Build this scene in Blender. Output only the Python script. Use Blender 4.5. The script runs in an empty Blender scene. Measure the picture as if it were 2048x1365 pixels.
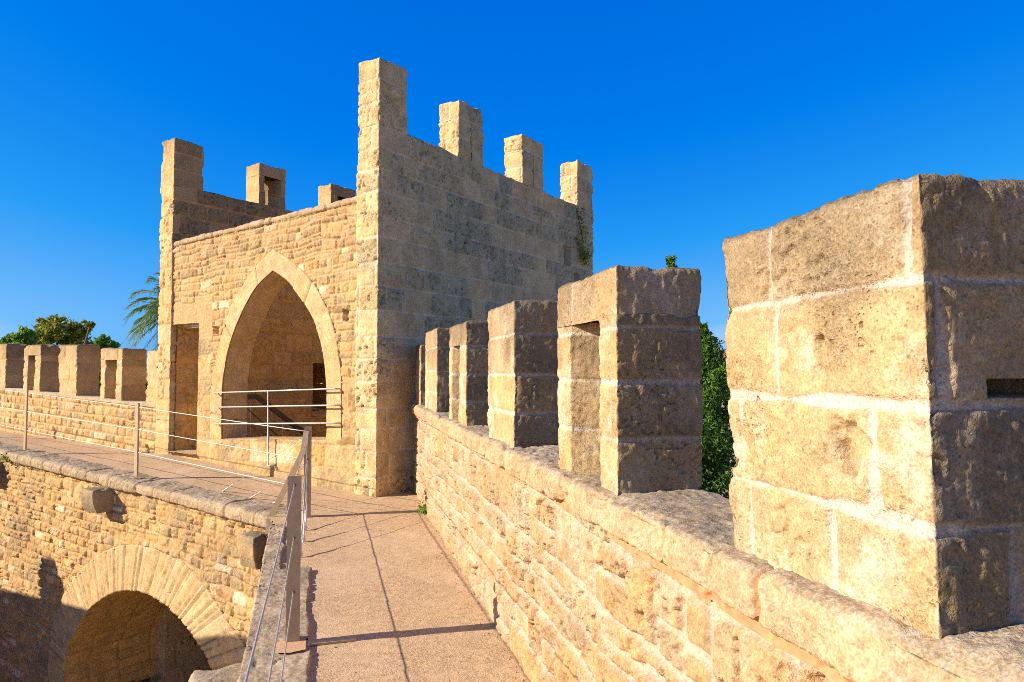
import bpy, math, random
import numpy as np
from mathutils import Vector

# ------------------------------------------------------------------ camera, sky, sun, exposure
scene = bpy.context.scene
COL = scene.collection
F_PX, CX, CY, HOR = 1365.0, 1024.0, 682.5, 740.0      # focal length and horizon measured in the photo (2048 px wide)
EYE = 1.65
PITCH = math.atan((HOR - CY) / F_PX)
cam_d = bpy.data.cameras.new("camera"); cam = bpy.data.objects.new("camera", cam_d); COL.objects.link(cam)
cam.location = (0, 0, EYE); cam.rotation_euler = (math.pi / 2 + PITCH, 0, 0)
cam_d.sensor_width = 36.0; cam_d.lens = 36.0 * F_PX / 2048.0
cam_d.clip_start = 0.05; cam_d.clip_end = 3000
scene.camera = cam

SUN_EL = math.radians(27.5)
SUN_H = np.array([-0.970, -0.243]); SUN_H /= np.linalg.norm(SUN_H)   # horizontal direction towards the sun
sun_d = bpy.data.lights.new("sun", 'SUN'); sun = bpy.data.objects.new("sun", sun_d); COL.objects.link(sun)
sun_d.energy = 5.0; sun_d.angle = math.radians(0.55); sun_d.color = (1.0, 0.868, 0.71)
_d = Vector((-SUN_H[0] * math.cos(SUN_EL), -SUN_H[1] * math.cos(SUN_EL), -math.sin(SUN_EL)))
sun.rotation_euler = _d.to_track_quat('-Z', 'Y').to_euler(); sun.location = (-20, -8, 15)

SKY_LO, SKY_HI = 1.2, 9.0
SKY_RAMP = [(0.0, (.0, .12, .66)), (.15, (.0, .20, .80)), (.32, (.02, .32, .88)), (.60, (.17, .49, .93)), (1.0, (2.4, 1.7, 1.0))]
world = bpy.data.worlds.new("World"); scene.world = world; world.use_nodes = True
wn, wl = world.node_tree.nodes, world.node_tree.links
wn.clear()
w_out = wn.new('ShaderNodeOutputWorld'); w_bg = wn.new('ShaderNodeBackground')
w_sky = wn.new('ShaderNodeTexSky'); w_sky.sky_type = 'NISHITA'; w_sky.sun_disc = False
w_sky.sun_elevation = SUN_EL; w_sky.sun_rotation = math.atan2(SUN_H[0], SUN_H[1])
w_sky.air_density = 1.0; w_sky.dust_density = 0.4; w_sky.ozone_density = 2.5
# the clear polarised blue of the photograph: the sky model's brightness graded from deep to pale blue, warm near the sun
w_bw = wn.new('ShaderNodeSeparateColor'); w_mr = wn.new('ShaderNodeMapRange'); w_rp = wn.new('ShaderNodeValToRGB')
w_mr.inputs[1].default_value = SKY_LO; w_mr.inputs[2].default_value = SKY_HI
wl.new(w_sky.outputs[0], w_bw.inputs[0]); wl.new(w_bw.outputs[1], w_mr.inputs[0]); wl.new(w_mr.outputs[0], w_rp.inputs[0])
_e = w_rp.color_ramp.elements
while len(_e) < 5: _e.new(.5)
for _k, (_p, _c) in enumerate(SKY_RAMP): _e[_k].position = _p; _e[_k].color = (*_c, 1)
w_mu = wn.new('ShaderNodeVectorMath'); w_mu.operation = 'SCALE'; w_mu.inputs[3].default_value = 5.75
wl.new(w_rp.outputs[0], w_mu.inputs[0]); wl.new(w_mu.outputs[0], w_bg.inputs['Color'])
w_bg.inputs['Strength'].default_value = 0.10
wl.new(w_bg.outputs[0], w_out.inputs[0])
scene.view_settings.view_transform = 'Standard'; scene.view_settings.look = 'None'
scene.view_settings.exposure = 0.87; scene.view_settings.gamma = 1.0
scene.cycles.use_denoising = False; scene.cycles.pixel_filter_type = 'BLACKMAN_HARRIS'; scene.cycles.filter_width = 0.9
scene.cycles.sample_clamp_indirect = 3.0; scene.cycles.max_bounces = 8; scene.cycles.diffuse_bounces = 5

rng = np.random.default_rng(7); random.seed(7)

# ------------------------------------------------------------------ photo geometry -> place
CO = np.array([0, 0, EYE])
_fw = np.array([0, math.cos(PITCH), math.sin(PITCH)]); _up = np.array([0, -math.sin(PITCH), math.cos(PITCH)])
def ray(px, py): return np.array([(px - CX) / F_PX, 0, 0]) + _fw + _up * ((CY - py) / F_PX)
def on_z(px, py, z=0.0):
    d = ray(px, py); return CO + d * ((z - EYE) / d[2])
def on_plane(px, py, P0, n):
    d = ray(px, py); P0 = np.asarray(P0, float); return CO + d * (np.dot(P0 - CO, n) / np.dot(d, n))
def at_y(px, py, Y):
    d = ray(px, py); return CO + d * (Y / d[1])
def unit(v): v = np.asarray(v, float); return v / np.linalg.norm(v)
Z3 = np.array([0, 0, 1.0])
FV = unit([-2024, 1365, 0]); RV = unit([1365, 2024, 0])            # tower front runs along FV, its side along RV
T0 = on_z(752, 995, 0.0)                                           # tower corner on the path
def FR(L, M, z): return np.array([T0[0], T0[1], 0]) + FV * L + RV * M + Z3 * z
def xy(p): return np.asarray(p, float)[:2]

# ------------------------------------------------------------------ numpy noise
def _h(ix, iy, iz):
    a = (ix.astype(np.uint32) * np.uint32(374761393) + iy.astype(np.uint32) * np.uint32(668265263) + iz.astype(np.uint32) * np.uint32(2147483647 - 5))
    a = (a ^ (a >> np.uint32(13))) * np.uint32(1274126177)
    a = (a ^ (a >> np.uint32(15))) * np.uint32(2246822519)
    return ((a ^ (a >> np.uint32(16))) & np.uint32(0xFFFFFF)).astype(np.float32) / np.float32(0xFFFFFF)
def vnoise(P, s):
    Q = P * s + 1000.0
    I = np.floor(Q).astype(np.int64); f = (Q - I).astype(np.float32); f = f * f * (3 - 2 * f)
    x, y, z = I[..., 0], I[..., 1], I[..., 2]; fx, fy, fz = f[..., 0], f[..., 1], f[..., 2]
    def l(a, b, t): return a + (b - a) * t
    return l(l(l(_h(x, y, z), _h(x + 1, y, z), fx), l(_h(x, y + 1, z), _h(x + 1, y + 1, z), fx), fy),
             l(l(_h(x, y, z + 1), _h(x + 1, y, z + 1), fx), l(_h(x, y + 1, z + 1), _h(x + 1, y + 1, z + 1), fx), fy), fz)
def fbm(P, s, o=3, g=0.5):
    r = 0; a = 1; t = 0
    for k in range(o):
        r = r + a * vnoise(P + 17.3 * k, s * 2.03 ** k); t += a; a *= g
    return r / t
def sst(a, b, x):
    t = np.clip((x - a) / (b - a), 0, 1); return t * t * (3 - 2 * t)

# ------------------------------------------------------------------ stone layouts
class Layout:
    """courses of stones over (u, v): eval gives two random numbers per stone and the distance to its edge"""
    def __init__(s, u0, u1, v0, v1, h, w, seed, split=0.0, cr=0.02, warp=0.0, wscale=3.0, shear=0.0, rows=None):
        r = np.random.default_rng(seed); s.cr, s.warp, s.wscale, s.shear, s.split = cr, warp, wscale, shear, split
        if rows is None:
            rows = [v0]
            while rows[-1] < v1: rows.append(rows[-1] + r.uniform(*h))
        s.rows = np.array(rows); s.us, s.rnd, s.sp = [], [], []
        for k in range(len(s.rows) - 1):
            us = [u0 - r.uniform(0, w[1])]
            while us[-1] < u1: us.append(us[-1] + r.uniform(*w) * r.uniform(.75, 1.15))
            s.us.append(np.array(us)); n = len(us)
            s.rnd.append(r.random((n, 2, 2))); s.sp.append(np.where(r.random(n) < split, r.uniform(.35, .65, n), -1))
    def eval(s, U, V):
        sh = U.shape; u = U.ravel().astype(float); v = V.ravel().astype(float)
        v = v - s.shear * u
        if s.warp:
            Q = np.stack([u, v, np.zeros_like(u)], -1)
            u = u + s.warp * 2 * (fbm(Q, s.wscale, 2) - .5); v = v + s.warp * 2 * (fbm(Q + 31.7, s.wscale, 2) - .5)
        row = np.clip(np.searchsorted(s.rows, v) - 1, 0, len(s.rows) - 2)
        r1 = np.zeros_like(u); r2 = np.zeros_like(u); e = np.zeros_like(u)
        for k in np.unique(row):
            m = row == k; us = s.us[k]; uu = u[m]
            c = np.clip(np.searchsorted(us, uu) - 1, 0, len(us) - 2)
            lo, hi = us[c], us[c + 1]; b = np.full(len(uu), s.rows[k]); t = np.full(len(uu), s.rows[k + 1]); vv = v[m]
            f = s.sp[k][c]; half = np.zeros(len(uu), int)
            if s.split:
                mid = b + (t - b) * f; up = vv > mid; on = f > 0
                half = (on & up).astype(int); b = np.where(on & up, mid, b); t = np.where(on & ~up, mid, t)
            cr = np.minimum(s.cr, np.minimum(hi - lo, t - b) * .45)
            qx = np.abs(uu - (lo + hi) / 2) - ((hi - lo) / 2 - cr); qy = np.abs(vv - (b + t) / 2) - ((t - b) / 2 - cr)
            d = np.minimum(np.maximum(qx, qy), 0) + np.hypot(np.maximum(qx, 0), np.maximum(qy, 0)) - cr
            e[m] = -d; r1[m] = s.rnd[k][c, half, 0]; r2[m] = s.rnd[k][c, half, 1]
        return r1.reshape(sh), r2.reshape(sh), e.reshape(sh)

# jw joint half width, jd joint depth, bul bulge, br bulge radius, off stone offsets, n1..n3 roughness, pit pit depth
ASHLAR = dict(jw=.008, jd=.007, bul=.004, br=.03, off=.008, n1=.012, n2=.008, n3=.004, pit=.008)
RUBBLE = dict(jw=.012, jd=.019, bul=.006, br=.025, off=.026, n1=.012, n2=.014, n3=.010, pit=.016)
ST_M = dict(jw=.009, jd=.006, bul=.001, br=.03, off=.004, n1=.0015, n2=.0012, n3=.005, pit=.003, pit2=.008, ridge=.007)
SMOOTH = dict(jw=.005, jd=.005, bul=.0, br=.03, off=.003, n1=.005, n2=.003, n3=.0015, pit=.0)

def relief(P, N, U, V, lay, st, weather=None, regions=None, flat=None, dents=None, k=1.0):
    m = np.ones(U.shape); r1 = np.full(U.shape, .5); r2 = np.full(U.shape, .5); h = np.zeros(U.shape); tone = None
    def one(lay, st):
        a1, a2, e = lay.eval(U, V)
        jn = (fbm(P, 14, 2) - .5) * st['jw'] * 1.6 + (fbm(P + 7.7, 4.5, 2) - .5) * st['jw'] * st.get('jv', 1.4)
        mm = sst(st['jw'] * .4, st['jw'] * 1.6, e + jn)
        hh = st['jd'] * (mm - 1) + mm * (st['bul'] * (1 - np.exp(-np.maximum(e - st['jw'], 0) / st['br'])) + st['off'] * (a2 - .5))
        return a1, a2, mm, hh
    f2 = fbm(P, 9, 3); f3 = fbm(P, 42, 2)
    if lay is not None:
        r1, r2, m, h = one(lay, st)
    if regions:
        for mask, l2, s2 in regions:
            b1, b2, mm, hh = one(l2, s2)
            r1 = np.where(mask, b1, r1); r2 = np.where(mask, b2, r2); m = np.where(mask, mm, m); h = np.where(mask, hh, h)
    h = h + st['n1'] * (fbm(P, 2.3, 2) - .5) * 2 + st['n2'] * (f2 - .5) * 2 * (.4 + .6 * m) + st['n3'] * (f3 - .5) * 2
    if st['pit']:
        pn = fbm(P + 5.1, 24, 2, .6)
        h = h - st['pit'] * (sst(.59, .67, pn) if st.get('sharp') else sst(.60, .78, pn)) * sst(.25, .6, r2) * m
    if st.get('pit2'):
        h = h - st['pit2'] * sst(.58, .72, fbm(P + 2.2, 62, 2, .6)) * sst(.4, .62, fbm(P + 6, 3.3, 2)) * (.3 + .7 * m)
    if st.get('ridge'):
        wv = np.clip(weather, 0, 1) if weather is not None else 0
        h = h + st['ridge'] * (fbm(P * np.array([1, 1, .3]), 44, 3, .65) - .5) * 2 * wv * (.3 + .7 * m)
    if st.get('blobs'):
        for c_, r_, d_ in st['blobs']:
            dd = np.linalg.norm((P - np.asarray(c_)) * np.array([1, 1, .75]), axis=-1) / r_ + (fbm(P, 22, 3) - .5) * 1.1
            h = h - d_ * sst(1.05, .55, dd)
    h = h * k
    if flat is not None: h = np.where(flat, -.02, h)
    if dents:
        for (u0, u1, v0, v1, dep) in dents:
            h = np.where((U > u0) & (U < u1) & (V > v0) & (V < v1), -dep, h)
    w = np.zeros(U.shape) if weather is None else np.clip(weather, 0, 1)
    return P + N * h[..., None], np.stack([r1, r2, m, w], -1).astype(np.float32)

def grid_n(P, closed):
    if closed:
        ds = np.roll(P, -1, 1) - np.roll(P, 1, 1)
    else: ds = np.gradient(P, axis=1)
    dr = np.gradient(P, axis=0)
    n = np.cross(ds, dr); l = np.linalg.norm(n, axis=-1, keepdims=True)
    return n / np.maximum(l, 1e-9)

def inside(poly, U, V):
    x, y = U.ravel(), V.ravel(); r = np.zeros(len(x), bool); n = len(poly)
    for a in range(n):
        x1, y1 = poly[a]; x2, y2 = poly[(a + 1) % n]
        if y1 == y2: continue
        c = ((y1 > y) != (y2 > y)) & (x < (x2 - x1) * (y - y1) / (y2 - y1) + x1); r ^= c
    return r.reshape(U.shape)
def snap(poly, u, v):
    best = np.full(len(u), 1e9); bu, bv = u.copy(), v.copy(); n = len(poly)
    for a in range(n):
        p = np.array(poly[a]); q = np.array(poly[(a + 1) % n]); d = q - p; L = max(d @ d, 1e-12)
        t = np.clip(((u - p[0]) * d[0] + (v - p[1]) * d[1]) / L, 0, 1)
        cu, cv = p[0] + t * d[0], p[1] + t * d[1]; dd = (u - cu) ** 2 + (v - cv) ** 2
        k = dd < best; best = np.where(k, dd, best); bu = np.where(k, cu, bu); bv = np.where(k, cv, bv)
    return bu, bv

# ------------------------------------------------------------------ mesh builder
class MB:
    def __init__(s): s.v, s.f, s.a, s.n = [], [], [], 0
    def raw(s, verts, faces, attr=None):
        verts = np.asarray(verts, float).reshape(-1, 3)
        a = np.tile(np.array([.5, .5, 1, 0], np.float32), (len(verts), 1)) if attr is None else np.asarray(attr, np.float32).reshape(-1, 4)
        s.v.append(verts); s.a.append(a); s.f.append([tuple(int(i) + s.n for i in f) for f in faces]) if not isinstance(faces, np.ndarray) else s.f.append(faces + s.n)
        s.n += len(verts); return s
    def grid(s, P, attr=None, closed=False, keep=None, flip=False):
        ni, nj = P.shape[:2]; I = np.arange(ni * nj).reshape(ni, nj)
        if closed: J = np.roll(I, -1, 1); A, B, C, D = I[:-1], J[:-1], J[1:], I[1:]
        else: A, B, C, D = I[:-1, :-1], I[:-1, 1:], I[1:, 1:], I[1:, :-1]
        F = np.stack([A, B, C, D], -1).reshape(-1, 4)
        if keep is not None: F = F[keep.ravel()]
        if flip: F = F[:, ::-1]
        return s.raw(P.reshape(-1, 3), F, attr)
    def box(s, c, ax, half):
        c = np.asarray(c, float); a, b, d = [np.asarray(x, float) * h for x, h in zip(ax, half)]
        vs = [c + i * a + j * b + k * d for k in (-1, 1) for j in (-1, 1) for i in (-1, 1)]
        return s.raw(vs, [(0, 2, 3, 1), (4, 5, 7, 6), (0, 1, 5, 4), (2, 6, 7, 3), (0, 4, 6, 2), (1, 3, 7, 5)])
    def tube(s, pts, r, n=8, cap=True):
        pts = np.asarray(pts, float); k = len(pts); r = np.broadcast_to(np.asarray(r, float), (k,))
        t = np.gradient(pts, axis=0); t /= np.linalg.norm(t, axis=1, keepdims=True)
        ref = np.array([0, 0, 1.0]) if abs(t[0][2]) < .9 else np.array([1.0, 0, 0])
        vs = []
        for p, d, rr in zip(pts, t, r):
            a = unit(np.cross(d, ref)); b = np.cross(a, d)
            ang = np.linspace(0, 2 * np.pi, n, endpoint=False)
            vs.append(p + rr * (np.cos(ang)[:, None] * a + np.sin(ang)[:, None] * b))
        fs = [(i * n + j, i * n + (j + 1) % n, (i + 1) * n + (j + 1) % n, (i + 1) * n + j) for i in range(k - 1) for j in range(n)]
        if cap: fs += [tuple(range(n))[::-1], tuple(range((k - 1) * n, k * n))]
        return s.raw(np.concatenate(vs), fs)
    def build(s, name, mat, parent=None, smooth=True):
        me = bpy.data.meshes.new(name); V = np.concatenate(s.v)
        if parent is not None: V = V - np.array(root_loc(parent))
        if all(isinstance(f, np.ndarray) for f in s.f):
            F = np.concatenate(s.f); nf, k = F.shape
            me.vertices.add(len(V)); me.vertices.foreach_set('co', V.astype(np.float32).ravel())
            me.loops.add(nf * k); me.loops.foreach_set('vertex_index', F.astype(np.int32).ravel())
            me.polygons.add(nf); me.polygons.foreach_set('loop_start', np.arange(0, nf * k, k, dtype=np.int32))
            me.polygons.foreach_set('loop_total', np.full(nf, k, np.int32)); me.update(calc_edges=True)
        else:
            fs = []
            for f in s.f: fs += [tuple(map(int, q)) for q in f]
            me.from_pydata(V.tolist(), [], fs)
        at = me.attributes.new('st', 'FLOAT_COLOR', 'POINT'); at.data.foreach_set('color', np.concatenate(s.a).ravel())
        me.polygons.foreach_set('use_smooth', np.full(len(me.polygons), smooth)); me.validate(); me.update()
        if mat: me.materials.append(mat)
        o = bpy.data.objects.new(name, me); COL.objects.link(o)
        if parent is not None: o.parent = parent
        return o

LOC = {}
def root_loc(o):
    x = np.zeros(3)
    while o is not None: x = x + np.array(o.location); o = o.parent
    return x
def tag(o, label=None, cat=None, group=None, kind=None):
    if label: o['label'] = label
    if cat: o['category'] = cat
    if group: o['group'] = group
    if kind: o['kind'] = kind
    return o
def thing(name, label, cat, loc, group=None):
    o = bpy.data.objects.new(name, None); COL.objects.link(o); o.location = tuple(float(q) for q in loc); o.empty_display_size = .2
    return tag(o, label, cat, group, 'thing' if name.endswith('wall') else None)
def struct(o): o['kind'] = 'structure'; return o

# ------------------------------------------------------------------ shapes of stone
def samples(a, b, res):
    n = max(2, int(math.ceil(abs(b - a) / res)) + 1); return np.linspace(a, b, n)

def prism(mb, poly, z0, z1, res, lay=None, st=ASHLAR, r=.02, uoff=0.0, weather=None, chip=.03, capn=5, dents=None, k=1.0, lean=(0, 0), zres=None, topnoise=0.0):
    """standing block on a convex plan, faces displaced as weathered stone, rounded chipped arrises"""
    poly = np.asarray(poly, float); n = len(poly); pts, su, dc, tt = [], [], [], []; acc = uoff
    for a in range(n):
        p, q = poly[a], poly[(a + 1) % n]; L = np.linalg.norm(q - p); m = max(2, int(math.ceil(L / res)))
        t = np.arange(m) / m; tt.append(t); pts.append(p + t[:, None] * (q - p)); su.append(acc + t * L); dc.append(np.minimum(t, 1 - t) * L); acc += L
    pts = np.concatenate(pts); su = np.concatenate(su); dc = np.concatenate(dc)
    tg = np.roll(pts, -1, 0) - np.roll(pts, 1, 0); nn = np.stack([tg[:, 1], -tg[:, 0]], -1); nn /= np.linalg.norm(nn, axis=1, keepdims=True)
    def inset(d):
        q = []
        for a in range(n):
            e0 = poly[a] - poly[a - 1]; e1 = poly[(a + 1) % n] - poly[a]; e0 = e0 / np.linalg.norm(e0); e1 = e1 / np.linalg.norm(e1)
            n0 = np.array([-e0[1], e0[0]]); n1 = np.array([-e1[1], e1[0]]); q.append(poly[a] + (n0 + n1) / max(.3, 1 + n0 @ n1) * d)
        q = np.array(q); return np.concatenate([q[a] + tt[a][:, None] * (q[(a + 1) % n] - q[a]) for a in range(n)])
    cen = poly.mean(0); zs = samples(z0, z1 - r, zres or res); rows, vz, ce = [], [], []
    for z in zs: rows.append(np.column_stack([pts, np.full(len(pts), z)])); vz.append(z); ce.append(z1 - z)
    for t in (.35, .7, 1.0):
        a = t * math.pi / 2; ins = r * (1 - math.cos(a)); z = z1 - r + r * math.sin(a)
        rows.append(np.column_stack([inset(ins), np.full(len(pts), z)])); vz.append(z); ce.append(0)
    last = rows[-1][:, :2]
    for t in np.linspace(0, 1, capn + 1)[1:]:
        f = t if t < 1 else .995
        rows.append(np.column_stack([cen + (last - cen) * (1 - f), np.full(len(pts), z1)])); vz.append(z1 - 1e-4); ce.append(.02 + t * .1)
    P = np.stack(rows); N = grid_n(P, True); ncap = capn
    N[-ncap:, :] = [0, 0, 1]
    U = np.tile(su, (len(rows), 1)); V = np.tile(np.array(vz)[:, None], (1, len(pts)))
    CE = np.tile(np.array(ce)[:, None], (1, len(pts))); DC = np.tile(dc, (len(rows), 1))
    w = weather(P, N) if weather else None
    Q, A = relief(P, N, U, V, lay, st, w, dents=dents, k=k)
    if chip:
        cn = sst(.5, .8, fbm(P + 3.3, 6, 3)); edge = np.exp(-np.minimum(DC, CE) / .035)
        sn = np.zeros_like(P); sn[..., 0] = nn[:, 0]; sn[..., 1] = nn[:, 1]; lift = np.zeros(len(rows)); lift[-ncap - 3:-ncap] = (.3, .6, .8); lift[-ncap:] = 1
        sn = sn * (1 - .5 * lift)[:, None, None] + Z3 * lift[:, None, None]; sn[-ncap:] = [0, 0, 1]; sn[-ncap:] *= .35
        Q = Q - (sn * (chip * cn * edge)[..., None])
        fine = (fbm(P, 30, 2) - .5) * .010 * edge; Q = Q + sn * fine[..., None]
    if topnoise:
        tn = (fbm(np.stack([P[..., 0], P[..., 1], P[..., 2] * 0], -1), 3.5, 3) - .5) * 2
        fr = np.clip((P[..., 2] - (z1 - .25)) / .25, 0, 1); Q[..., 2] += topnoise * tn * fr
    fz = (P[..., 2:3] - z0); Q[..., 0:1] += lean[0] * fz; Q[..., 1:2] += lean[1] * fz
    mb.grid(Q, A, closed=True); return acc

def panel(mb, O, ud, us, vlo, vhi, nv, lay, st, regions=None, flat=None, hole=None, weather=None, dents=None, k=1.0, base=0.0):
    """upright wall face: O + u*ud + v*Z, u to the right as seen from outside"""
    us = np.asarray(us); ud = np.asarray(ud, float); t = np.linspace(0, 1, nv)[:, None]
    lo = vlo(us) if callable(vlo) else np.full(len(us), vlo); hi = vhi(us) if callable(vhi) else np.full(len(us), vhi)
    V = lo + t * (hi - lo); U = np.tile(us, (nv, 1)); N1 = np.cross(ud, Z3)
    keep = None; edge = None
    if hole:
        Uc = (U[:-1, :-1] + U[1:, 1:]) / 2; Vc = (V[:-1, :-1] + V[1:, 1:]) / 2
        rem = np.zeros(Uc.shape, bool); edge = np.zeros(U.shape, bool)
        for poly in hole:
            ins = inside(poly, Uc, Vc); rem |= ins
            touch = np.zeros(U.shape, bool)
            for a, b in ((0, 0), (0, 1), (1, 0), (1, 1)): touch[a:a + ins.shape[0], b:b + ins.shape[1]] |= ins
            nt = np.zeros(U.shape, bool)
            for a, b in ((0, 0), (0, 1), (1, 0), (1, 1)): nt[a:a + ins.shape[0], b:b + ins.shape[1]] |= ~ins
            bd = touch & nt
            u2, v2 = snap(poly, U[bd], V[bd]); U[bd] = u2; V[bd] = v2; edge |= bd
        keep = ~rem
    P = np.asarray(O, float) + U[..., None] * ud + V[..., None] * Z3 + base * N1
    N = np.broadcast_to(N1, P.shape).copy()
    rg = [(f(U, V), l, s) for f, l, s in regions] if regions else None
    fl = None
    if flat:
        fl = np.zeros(U.shape, bool)
        for poly in flat: fl |= inside(poly, U, V)
    w = weather(P, N) if weather else None
    Q, A = relief(P, N, U, V, lay, st, w, rg, fl, dents, k)
    if edge is not None: Q[edge] = P[edge] - N1 * .004
    mb.grid(Q, A, keep=keep)

def resample(pts, n):
    pts = np.asarray(pts, float); d = np.r_[0, np.cumsum(np.linalg.norm(np.diff(pts, axis=0), axis=1))]
    t = np.linspace(0, d[-1], n); return np.stack([np.interp(t, d, pts[:, k]) for k in range(pts.shape[1])], -1)
def smooth_line(pts, n):
    """Catmull-Rom through traced points"""
    p = np.asarray(pts, float); q = np.vstack([2 * p[0] - p[1], p, 2 * p[-1] - p[-2]]); out = []
    for i in range(1, len(q) - 2):
        for t in np.linspace(0, 1, 10, endpoint=False):
            out.append(.5 * (2 * q[i] + (q[i + 1] - q[i - 1]) * t + (2 * q[i - 1] - 5 * q[i] + 4 * q[i + 1] - q[i + 2]) * t * t + (-q[i - 1] + 3 * q[i] - 3 * q[i + 1] + q[i + 2]) * t ** 3))
    out.append(p[-1]); return resample(out, n)

def arch_strip(mb, O, ud, inner, outer, depth, nring, nrev, joints, st, proud=.012, skirt=.03, weather=None, seed=1, revlay=None, k=1.0, soffit=None, mb2=None):
    """dressed arch ring and its reveal: inner/outer are matching (u, z) lines from left foot to right foot"""
    N1 = np.cross(ud, Z3); n = len(inner)
    s = np.r_[0, np.cumsum(np.linalg.norm(np.diff((inner + outer) / 2, axis=0), axis=1))]
    def at(uv, off): return np.asarray(O, float) + uv[:, 0:1] * ud + uv[:, 1:2] * Z3 + N1 * off
    rows, vv = [], []
    rows.append(at(outer, -skirt)); vv.append(.0)
    wid = np.linalg.norm(outer - inner, axis=1).mean()
    for t in np.linspace(0, 1, nring): rows.append(at(outer + t * (inner - outer), proud)); vv.append(.03 + t * wid)
    for t in np.linspace(0, 1, nrev + 1)[1:]: rows.append(at(inner, proud - t * (depth + proud))); vv.append(.03 + wid + t * depth)
    P = np.stack(rows); N = -grid_n(P, False)
    U = np.tile(s, (len(rows), 1)); V = np.tile(np.array(vv)[:, None], (1, n))
    lay = Layout(0, s[-1], 0, 99, (200, 200), joints, seed, rows=[-9, .03 + wid + .02, 200] if revlay is None else None, cr=.004) if revlay is None else revlay
    w = weather(P, N) if weather else None
    rg = [(V > .03 + wid + .012, soffit, dict(ASHLAR, jd=.014, off=.016))] if soffit is not None else None
    Q, A = relief(P, N, U, V, lay, st, w, rg, k=k)
    if mb2 is None: mb.grid(Q, A, flip=True)
    else: mb.grid(Q[:nring + 2], A[:nring + 2], flip=True); mb2.grid(Q[nring + 1:], A[nring + 1:], flip=True)

# ------------------------------------------------------------------ materials
def new_mat(name):
    m = bpy.data.materials.new(name); m.use_nodes = True; nt = m.node_tree; nt.nodes.clear()
    o = nt.nodes.new('ShaderNodeOutputMaterial'); b = nt.nodes.new('ShaderNodeBsdfPrincipled'); nt.links.new(b.outputs[0], o.inputs[0])
    return m, nt, b
class NT:
    def __init__(s, nt): s.nt = nt
    def n(s, t, ins=None, **kw):
        x = s.nt.nodes.new(t)
        for k, v in kw.items(): setattr(x, k, v)
        for k, v in (ins or {}).items():
            if hasattr(v, 'is_output'): s.nt.links.new(v, x.inputs[k])
            else: x.inputs[k].default_value = v
        return x
    def noise(s, vec, scale, detail=4, rough=.55, off=0):
        if off:
            vec = s.n('ShaderNodeVectorMath', {0: vec, 1: (off, off * 1.7, off * .6)}, operation='ADD').outputs[0]
        return s.n('ShaderNodeTexNoise', {'Vector': vec, 'Scale': scale, 'Detail': detail, 'Roughness': rough}).outputs['Fac']
    def math(s, op, a, b=0.0, c=None, clamp=False):
        ins = {0: a, 1: b}
        if c is not None: ins[2] = c
        return s.n('ShaderNodeMath', ins, operation=op, use_clamp=clamp).outputs[0]
    def rng(s, v, a, b, c, d): return s.n('ShaderNodeMapRange', {0: v, 1: a, 2: b, 3: c, 4: d}).outputs[0]
    def mix(s, f, a, b, mode='MIX'):
        x = s.n('ShaderNodeMix', data_type='RGBA', blend_type=mode)
        for i, v in ((0, f), (6, a), (7, b)):
            if hasattr(v, 'is_output'): s.nt.links.new(v, x.inputs[i])
            else: x.inputs[i].default_value = v if i == 0 else (*v, 1.0) if len(v) == 3 else v
        return x.outputs[2]
    def ramp(s, f, cols):
        x = s.n('ShaderNodeValToRGB', {0: f}); e = x.color_ramp.elements
        while len(e) < len(cols): e.new(.5)
        for k, c in enumerate(cols): e[k].position = k / (len(cols) - 1); e[k].color = (*c, 1)
        return x.outputs[0]

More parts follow.
